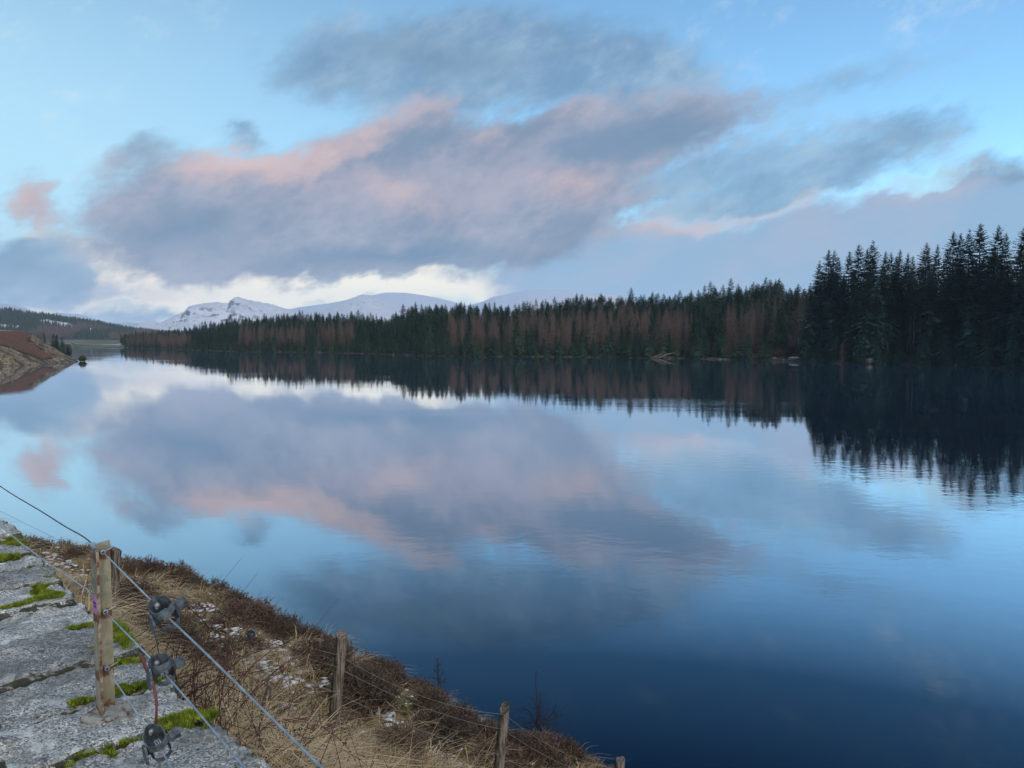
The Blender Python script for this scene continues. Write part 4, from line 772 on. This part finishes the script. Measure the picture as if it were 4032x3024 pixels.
def strainer(name,c_,xd,roll,pitch,label,group,scale=1.0,mt=ZDK,wm_=ZINC):
    X=np.array(xd,float); X/=np.linalg.norm(X); Y=np.cross([0,0,1.],X); Y/=np.linalg.norm(Y); Zv=np.cross(X,Y)
    M=Matrix((X,Y,Zv)).transposed()@Matrix.Rotation(roll,3,'X')@Matrix.Rotation(pitch,3,'Y')
    e=empty(name,tuple(c_),label,'wire strainer',group); e.rotation_euler=M.to_euler(); e.scale=[scale]*3
    half=[(-.050,.005),(-.046,.009),(-.022,.0255),(-.018,.027),(.022,.027),(.030,.024),(.040,.013),(.042,.008),(.0425,0)]
    loop=[(x,y) for x,y in half]+[(x,-y) for x,y in half[-2::-1]]; lo=np.array(loop); n_=len(lo); tg=np.roll(lo,-1,0)-np.roll(lo,1,0); tg/=np.linalg.norm(tg,axis=1)[:,None]+1e-9; inn=lo+np.stack([-tg[:,1],tg[:,0]],-1)*-.0028*-1
    if np.abs(inn).sum()>np.abs(lo).sum(): inn=lo-(inn-lo)
    zs=[-.031,-.016,.010,.031]; v=[];f=[]
    for z in zs:
        bot=.82 if z<-.02 else 1
        v+=[(x*1.0,y*bot,z) for x,y in lo]+[(x,y*bot,z) for x,y in inn]
    st=2*n_
    for l in range(3):
        for k in range(n_):
            k2=(k+1)%n_; xm=(lo[k,0]+lo[k2,0])/2; ym=abs(lo[k,1]+lo[k2,1])/2
            if l==1 and xm>.03: continue
            a,b_=l*st,(l+1)*st; f+=[(a+k,a+k2,b_+k2,b_+k),(a+n_+k2,a+n_+k,b_+n_+k,b_+n_+k2)]
            if l==2 or (l==0 and xm>.03): f.append((b_+k,b_+k2,b_+n_+k2,b_+n_+k))
            if l==0 or (l==2 and xm>.03): f.append((a+k2,a+k,a+n_+k,a+n_+k2))
    obj('body',mesh('strainer_body',v,f,[mt]),e)
    mb=MB(); mb.add(*tube_data([(.008,-.036,0),(.008,.034,0)],.0105,12)); mb.add(*tube_data([(.008,-.022,0),(.008,-.019,0)],.014,12)); dr=obj('spool',mb.mesh('spool',[mt],True),e)
    mb=MB()
    for k,yy in enumerate((-.008,-.002,.004)): mb.add(*coil((.008,yy,0),(0,1,0.0001),.0128,.004,1.2,.0024,22))
    obj('wound_wire',mb.mesh('wound_wire',[wm_],True),dr)
    obj('square_lug',mesh('square_lug',*box_data((.008,.046,.003),(.024,.026,.020),np.array(Matrix.Rotation(.35,3,'Y'))),[mt]),e)
    v=[];nt=24
    for yy in(-.040,-.0345):
        for k in range(nt): q=.0295 if k%2 else .0255; v.append((.008+q*math.cos(k*6.283/nt)*.8,yy+.006*math.sin(k*.26),-.006+q*1.05*math.sin(k*6.283/nt)))
    f=[tuple(range(nt)),tuple(range(2*nt-1,nt-1,-1))]+[(k,nt+k,nt+(k+1)%nt,(k+1)%nt) for k in range(nt)]; obj('ratchet_wheel',mesh('ratchet_wheel',v,f,[mt]),e)
    mb=MB(); mb.add(*coil((-.060,0,.004),(1,0,0),.0072,.0048,3.2,.0026,40)); mb.add(*tube_data([(-.066,0,.004),(-.044,0,.004)],.0065,8)); obj('wire_eye',mb.mesh('wire_eye',[wm_ if scale<1 else mt],True),e)
    return e
rolls=[(.42,.10),(.20,-.05),(.35,.18)]
for i,(c_,hz0,e2,nm) in enumerate(strs):
    c_=np.array(c_); st=np.array([H1[0],H1[1],hz0]); dv=c_-st; dv/=np.linalg.norm(dv); e2=np.array(e2); d2=e2-c_; d2/=np.linalg.norm(d2)
    far_=c_+d2*2.1-np.array([0,0,.02])
    mb=MB(); mb.add(*tube_data([st-dv*.02,st+dv*.1,c_-dv*.055],WR,8)); mb.add(*coil(st+dv*.012,dv,.0062,.0052,3,.0026)); tail=st+dv*.02; mb.add(*tube_data([tail,tail+np.array([.012,.006,.006]),tail+np.array([.03,.012,.016])],.002,5))
    o=obj('fence_wire',mb.mesh('fence_wire',[ZINC],True)); setp(o,nm+' short wire from the steel post to its strainer','wire','wires on the steel post')
    path_wire('fence_wire',[c_+d2*.02-np.array([0,0,.001]),c_+d2*.3,far_],WR*1.05,ZINC,nm+' taut wire running from its strainer toward the lower picture edge','wire','wires on the steel post')
    strainer('wire_strainer',c_,d2,rolls[i][0],rolls[i][1],{'top':'topmost ratchet wire strainer, over the heather','middle':'middle ratchet wire strainer, over the brambles','lowest':'lowest ratchet wire strainer, just above the mossy coping'}[nm],'ratchet wire strainers on the wall fence',.94)
tp=C0-WU*.03+np.array([0,0,Z1-.004]); q=WU*1.0
path_wire('fence_wire',[tp+WU*.0,tp+WU*.035+[0,0,.010],tp+WU*.12+[0,0,.012],tp+WU*.35+[0,0,.002],tp+WU*.7+[0,0,-.004],tp+WU*1.33+[0,0,-.024],tp+WU*2.6+[0,0,-.03],tp+WU*5+[0,0,.0]],WR,ZDK,'upper wire rising left from the top of the steel post','wire','wires on the steel post')
obj_t=obj('wire_tab',mesh('wire_tab',*box_data(tp+np.array([0,0,.006])-WV*.001,(.034,.011,.0022),M3@np.array(Matrix.Rotation(-.35,3,'Y'))),[ZINC]),post); obj_t.location=po
q0=C0-WU*.02-WV*.004+np.array([0,0,7.185])
path_wire('fence_wire',[q0,q0+WU*.02+[0,0,-.004],q0+WU*.06+[0,0,.006],q0+WU*.12+[0,0,.0],q0+WU*.5+[0,0,-.02],q0+WU*1.1+[0,0,-.05],q0+WU*2.4+[0,0,-.05],q0+WU*5+[0,0,-.02]],WR*.95,ZINC,'lower wire rising left from beside the pink sticker','wire','wires on the steel post')
# ================================================================== old timber fence
wood_m,n,b=mat('weathered_timber',.9,.15); P_=wcoord(n); sp=n.node('ShaderNodeSeparateXYZ'); n.put(sp.inputs[0],n.node('ShaderNodeNewGeometry').outputs['Normal'])
gr=n.noise(n.vmath('MULTIPLY',P_,(1,1,.07)),75,5,.65); wc=n.mix(n.smooth(gr,.38,.62),(.055,.043,.033,1),(.24,.205,.165,1))
alg_shade=n.smooth(n.math('ADD',n.math('MULTIPLY',sp.outputs[0],-.6),n.noise(P_,7,3)),.55,.85); wc=n.mix(n.math('MULTIPLY',alg_shade,.85),wc,(.022,.030,.018,1)); n.put(b.inputs['Base Color'],wc); bump(n,b,gr,.008)  # algae and side shade painted into the left-facing timber
def timber(base,top,r0,r1,label,seed,slant=.3):
    base=np.array(base,float); top=np.array(top,float); e=empty('fence_post',tuple(base),label,'post','old timber fence posts'); r_=np.random.default_rng(seed); sides=18; rings=26; V=[];F=[]
    ir=1+.10*np.array([vnoise(np.array([k*.55]),np.array([seed*3.3]),seed)[0] for k in range(sides)]); ir[0]*=.86; ir[5]*=.9
    ax=(top-base); L=np.linalg.norm(ax)
    for i in range(rings):
        s=i/(rings-1); c_=ax*s; rr=r0+(r1-r0)*s
        for k in range(sides):
            a=k*6.283/sides; q=rr*ir[k]*(1+.05*vnoise(np.array([k*1.3]),np.array([s*9.]),seed+2)[0]); z=(slant*rr*math.cos(a+seed)+.25*rr*vnoise(np.array([k*.8]),np.array([.5]),seed+5)[0]) if i==rings-1 else 0
            V.append(c_+np.array([q*math.cos(a),q*math.sin(a),z]))
    for i in range(rings-1):
        for k in range(sides): F.append((i*sides+k,i*sides+(k+1)%sides,(i+1)*sides+(k+1)%sides,(i+1)*sides+k))
    F.append(tuple((rings-1)*sides+k for k in range(sides))); obj('shaft',mesh('post_shaft',V,F,[wood_m],False),e); 
    mb=MB()
    for j in range(3): z=L*(.93-.12*j); mb.add(*tube_data([(r1*.7,-r1*.85,z),(r1*.3,-r1*1.12,z+.006),(-r1*.1,-r1*.9,z+.012)],.0018,4))
    obj('staple',mb.mesh('staple',[ZDK]),e); return e
TP=[((-3.80,7.0,4.7),(-3.655,7.0,6.035),.052,.047,'round timber post hidden behind the steel post'),((-1.525,6.2,4.35),(-1.40,6.2,5.55),.056,.046,'tall leaning timber post with a shade-darkened green algae side'),((-.185,6.8,3.4),(-.064,6.8,4.63),.053,.047,'timber post with a cracked top, beside the bare sapling'),((.95,7.3,2.7),(1.06,7.3,3.87),.05,.046,'timber post whose top just shows at the bottom picture edge'),((2.2,7.9,1.7),(2.3,7.9,2.85),.05,.046,'last timber post low on the bank, below the picture edge')]
for i,(b0,t0,r0,r1,lb) in enumerate(TP[:4]): timber(b0,t0,r0,r1,lb,i+3,[.25,.5,.9,.3][i])
mb=MB(); mb.add(*box_data((-4.25,6.72,5.74),(.95,.05,.11),np.array(Matrix.Rotation(R(22),3,'Z')@Matrix.Rotation(.05,3,'Y')))); o=obj('fence_rail',mb.mesh('fence_rail',[wood_m])); setp(o,'dark timber rail nailed to the round post behind the wall','rail')
def on(i,z,off=-.055): return np.array([np.interp(z,[TP[i][0][2],TP[i][1][2]],[TP[i][0][0],TP[i][1][0]]),TP[i][0][1]+off,z])
ST=[((5.90,5.40,4.60,3.80,2.75),.10,'uppermost slack strand of the timber fence'),((5.75,5.30,4.46,3.66,2.6),.07,'second strand of the timber fence'),((5.5,5.09,4.22,3.45,2.4),.05,'third strand of the timber fence'),((5.2,4.85,3.98,3.25,2.2),.05,'lowest thin strand of the timber fence')]
FW,n,b=mat('dull_fence_wire',.5,.4); b.inputs['Metallic'].default_value=.3; b.inputs['Base Color'].default_value=(.20,.21,.20,1)
for zs,sag,lb in ST:
    P=[on(0,zs[0])+np.array([-2.2,1.6,.2])]
    for i in range(4):
        a,c_=on(i,zs[i]),on(i+1,zs[i+1])
        for s in np.linspace(0,1,13)[:-1]: P.append(a+(c_-a)*s-np.array([0,0,4*sag*s*(1-s)*(1.0 if i else .8)]))
    P.append(on(4,zs[4])); o=obj('fence_wire',mesh('fence_wire',*tube_data(P,.0015,5),[FW],True)); setp(o,lb,'wire','strands of the timber fence')
strainer('wire_strainer',(-2.23,6.43,5.46),(.95,-.25,-.12),.5,.1,'small dark wire tensioner on the upper strand of the timber fence','wire tensioner on the timber fence',.85,ZDK,FW)
# ================================================================== brambles
BR=plant_mat('bramble_stem',[(0,(.045,.022,.021)),(.6,(.080,.040,.034)),(1,(.13,.075,.058))],12,.6,.7); BRR=simple_mat('red_bramble_stem',(.11,.028,.032),(.16,.06,.055),25,.55,.3); BRP=simple_mat('old_bramble_stem',(.09,.06,.065),(.15,.11,.11),25,.6,.3)
DL=plant_mat('dead_leaf',[(0,(.045,.025,.016)),(.6,(.085,.048,.028)),(1,(.13,.085,.045))],40,.8)
br=empty('bramble_thicket',(-1.2,3.4,gz_at(-1.2,3.4)),'dark tangle of leafless bramble stems beside the stone wall','bramble'); bo=-np.array(br.location)
stems=MB(); lv=[];lf=[];lk=0; twg=MB()
def add_leaf(p,s):
    global lk
    d=rg.normal(size=3); d/=np.linalg.norm(d); e=np.cross(d,rg.normal(size=3)); e/=np.linalg.norm(e)+1e-9; c_=np.cross(d,e)
    lv.extend([p,p+d*s*.6+e*s*.4+c_*s*.2,p+d*s*1.2,p+d*s*.6-e*s*.4+c_*s*.15]); lf.extend([(lk,lk+1,lk+2),(lk,lk+2,lk+3)]); lk+=4
def grow(p,d,L,r,dep):
    P=[p.copy()]; d=d/np.linalg.norm(d); n_=max(4,int(L/.09))
    for i in range(n_):
        d=d+np.array([0,0,-.16 if dep==0 else -.08])+rg.normal(0,.10,3); d/=np.linalg.norm(d); q=P[-1]+d*L/n_; gz0=gz_at(q[0],q[1])+.03
        if q[2]<gz0: q[2]=gz0; d[2]=abs(d[2])*.3
        if q[0]*WV[0]+q[1]*WV[1]<.99 and q[2]<ZT+.05: d=d+WV*.6
        P.append(q)
        if dep<2 and rg.random()<.42: grow(q.copy(),d*.6+rg.normal(0,.7,3)+np.array([0,0,.25]),L*rg.uniform(.2,.5),r*.55,dep+1)
        if rg.random()<.33: add_leaf(q+rg.normal(0,.01,3),rg.uniform(.006,.015))
    (stems if dep==0 else twg).add(*tube_data(P,np.linspace(r,r*.35,len(P)),4,False))
for i in range(270):
    u=rg.uniform(1.0,3.7); v_=1.02+abs(rg.normal(0,.5))*np.interp(u,[1.0,2.5,3.7],[1.9,1.5,.5]); p=WU*u+WV*v_; p[2]=gz_at(p[0],p[1])
    grow(p,np.array([rg.normal(0,.6),rg.normal(0,.6),1.0])+WV*.15,rg.uniform(.25,.62),rg.uniform(.0018,.0036),0)
for i in range(260):   # fine dead stalks
    u=rg.uniform(1.0,4.6); v_=1.0+abs(rg.normal(0,.8)); p=WU*u+WV*v_; p[2]=gz_at(p[0],p[1]); d=np.array([rg.normal(0,.8),rg.normal(0,.8),.9]); L=rg.uniform(.2,.5)
    twg.add(*tube_data([p,p+d*L*.5+rg.normal(0,.02,3),p+d*L+rg.normal(0,.04,3)-np.array([0,0,.05])],[.0016,.0012,.0007],3,False))
for nm,mb_,m_ in(('stems',stems,BR),('twigs',twg,BR)):
    o=obj(nm,mb_.mesh(nm,[m_],True),br); o.location=bo; o['kind']='stuff'
o=obj('dead_leaves',mesh('dead_leaves',np.array(lv),lf,[DL]),br); o.location=bo; o['kind']='stuff'
HAND=[([(-1.56,3.65,6.2),(-1.551,3.7,6.417),(-1.554,3.75,6.461),(-1.545,3.8,6.511),(-1.53,3.85,6.567),(-1.519,3.9,6.625)],.0035,BR,None),([(-1.532,3.8,6.532),(-1.522,3.7,6.619),(-1.502,3.5,6.747),(-1.509,3.4,6.827),(-1.503,3.3,6.865)],.003,BR,None),
([(-1.43,4.2,5.5),(-1.408,4.2,5.877),(-1.398,4.2,5.947),(-1.381,4.2,6.007),(-1.36,4.2,6.056),(-1.351,4.2,6.026),(-1.357,4.2,5.975),(-1.364,4.2,5.928)],.008,BRP,'thick grey-purple stem snapped over at its top'),
([(-1.45,4.15,5.75),(-1.382,4.2,5.831),(-1.325,4.25,5.819),(-1.253,4.3,5.808),(-1.174,4.3,5.8),(-1.091,4.3,5.76),(-1.018,4.3,5.708),(-.936,4.3,5.631),(-.88,4.3,5.5)],.0058,BRR,'long red arching stem in front of the leaning post'),
([(-1.217,4.6,5.609),(-1.182,4.6,5.655),(-1.117,4.6,5.695),(-1.067,4.6,5.706),(-1.018,4.6,5.695),(-.919,4.6,5.675)],.0028,BR,None),([(-1.539,3.9,6.192),(-1.472,3.9,6.184),(-1.422,3.9,6.158),(-1.372,3.9,6.137),(-1.339,3.9,6.115),(-1.323,3.9,6.085)],.0032,BR,None),([(-2.31,4.5,6.15),(-2.295,4.5,6.257),(-2.259,4.5,6.34),(-2.228,4.5,6.408)],.003,BR,None),
([(-1.26,2.62,6.80),(-1.22,2.45,6.985),(-1.175,2.4,6.958),(-1.135,2.36,6.926),(-1.109,2.33,6.896),(-1.101,2.32,6.851),(-1.112,2.33,6.79)],.0062,BRR,'red bramble stalk bent over the coping between two strainers')]
for P,r,m_,lb in HAND:
    P=np.array(P); s=np.linspace(0,len(P)-1,len(P)*4); Q=np.stack([np.interp(s,np.arange(len(P)),P[:,k]) for k in range(3)],-1)
    for _ in range(4): Q[1:-1]=(Q[:-2]+2*Q[1:-1]+Q[2:])/4
    mb=MB(); mb.add(*tube_data(Q,np.linspace(r,r*.6,len(Q)),6))
    for k in range(2,len(Q)-1,2):
        d=rg.normal(size=3); d/=np.linalg.norm(d); mb.add(*tube_data([Q[k],Q[k]+d*r*2.6],[r*.35,.0002],3,False))
    o=obj('bramble_stem',mb.mesh('bramble_stem',[m_],True),br); o.location=bo
    if lb: o['label']=lb
# ================================================================== bare saplings on the lower edge of the bank
SAPM=simple_mat('sapling_bark',(.018,.014,.016),(.04,.03,.03),14)
def sapling(x,y,H,spread,label,seed,droopy):
    r_=np.random.default_rng(seed); e=empty('bare_sapling',(x,y,gz_at(x,y)-.05),label,'sapling'); T=np.concatenate([np.cumsum(r_.normal(0,.013*H,(9,2)),0),np.linspace(0,H,9)[:,None]],1); mb=MB(); mb.add(*tube_data(T,np.linspace(.011,.0032,9),5)); obj('trunk',mb.mesh('sapling_trunk',[SAPM],True),e); tw=MB()
    def br_(p,d,L,r,dep):
        P=[p.copy()]; n_=6
        for i in range(n_):
            d=d+r_.normal(0,.16,3)+np.array([0,0,-.16*droopy*(1 if dep else .6)]); d/=np.linalg.norm(d); P.append(P[-1]+d*L/n_)
            if dep<2 and r_.random()<.6: br_(P[-1].copy(),d+r_.normal(0,.6,3),L*r_.uniform(.35,.6),r*.6,dep+1)
        tw.add(*tube_data(P,np.linspace(r,r*.35,len(P)),3,False))
    for i in range(int(16+34*droopy)):
        s=r_.uniform(.12,.55) if droopy else r_.uniform(.2,.95); p=np.array([np.interp(s*8,np.arange(9),T[:,k]) for k in range(3)]); a=r_.uniform(0,6.283); br_(p,np.array([math.cos(a),math.sin(a),.9]),spread*r_.uniform(.5,1.1)*(1.15-s),.0042,0)
    for i in range(16):
        s=r_.uniform(.5,.97); p=np.array([np.interp(s*8,np.arange(9),T[:,k]) for k in range(3)]); a=r_.uniform(0,6.283); br_(p,np.array([math.cos(a)*.7,math.sin(a)*.7,1.0]),spread*.45*r_.uniform(.5,1.0),.003,2)
    o=obj('twigs',tw.mesh('sapling_twigs',[SAPM],True),e); return e
sapling(.33,9.4,1.42,.66,'bare birch sapling with drooping twigs against the dark water',3,1.0)
sapling(-.915,9.3,.80,.22,'thin straight bare sapling on the crest of the bank',5,0.0)
# ================================================================== valley haze
hzm=bpy.data.materials.new('haze'); hzm.use_nodes=True; H_=NT(hzm.node_tree); H_.n.clear()
pvn=H_.node('ShaderNodeVolumePrincipled'); pvn.inputs['Color'].default_value=(.64,.80,1.0,1); pvn.inputs['Density'].default_value=8e-5; pvn.inputs['Anisotropy'].default_value=.0
ho=H_.node('ShaderNodeOutputMaterial'); H_.l.new(pvn.outputs[0],ho.inputs['Volume'])
v,f=box_data((0,2500,530),(15200,11000,1070)); v[:,2]=np.where(v[:,2]<0,-5.0,440.0)
o=obj('haze',mesh('haze',v,f,[hzm])); setp(o,'thin blue winter haze filling the valley',kind='stuff')
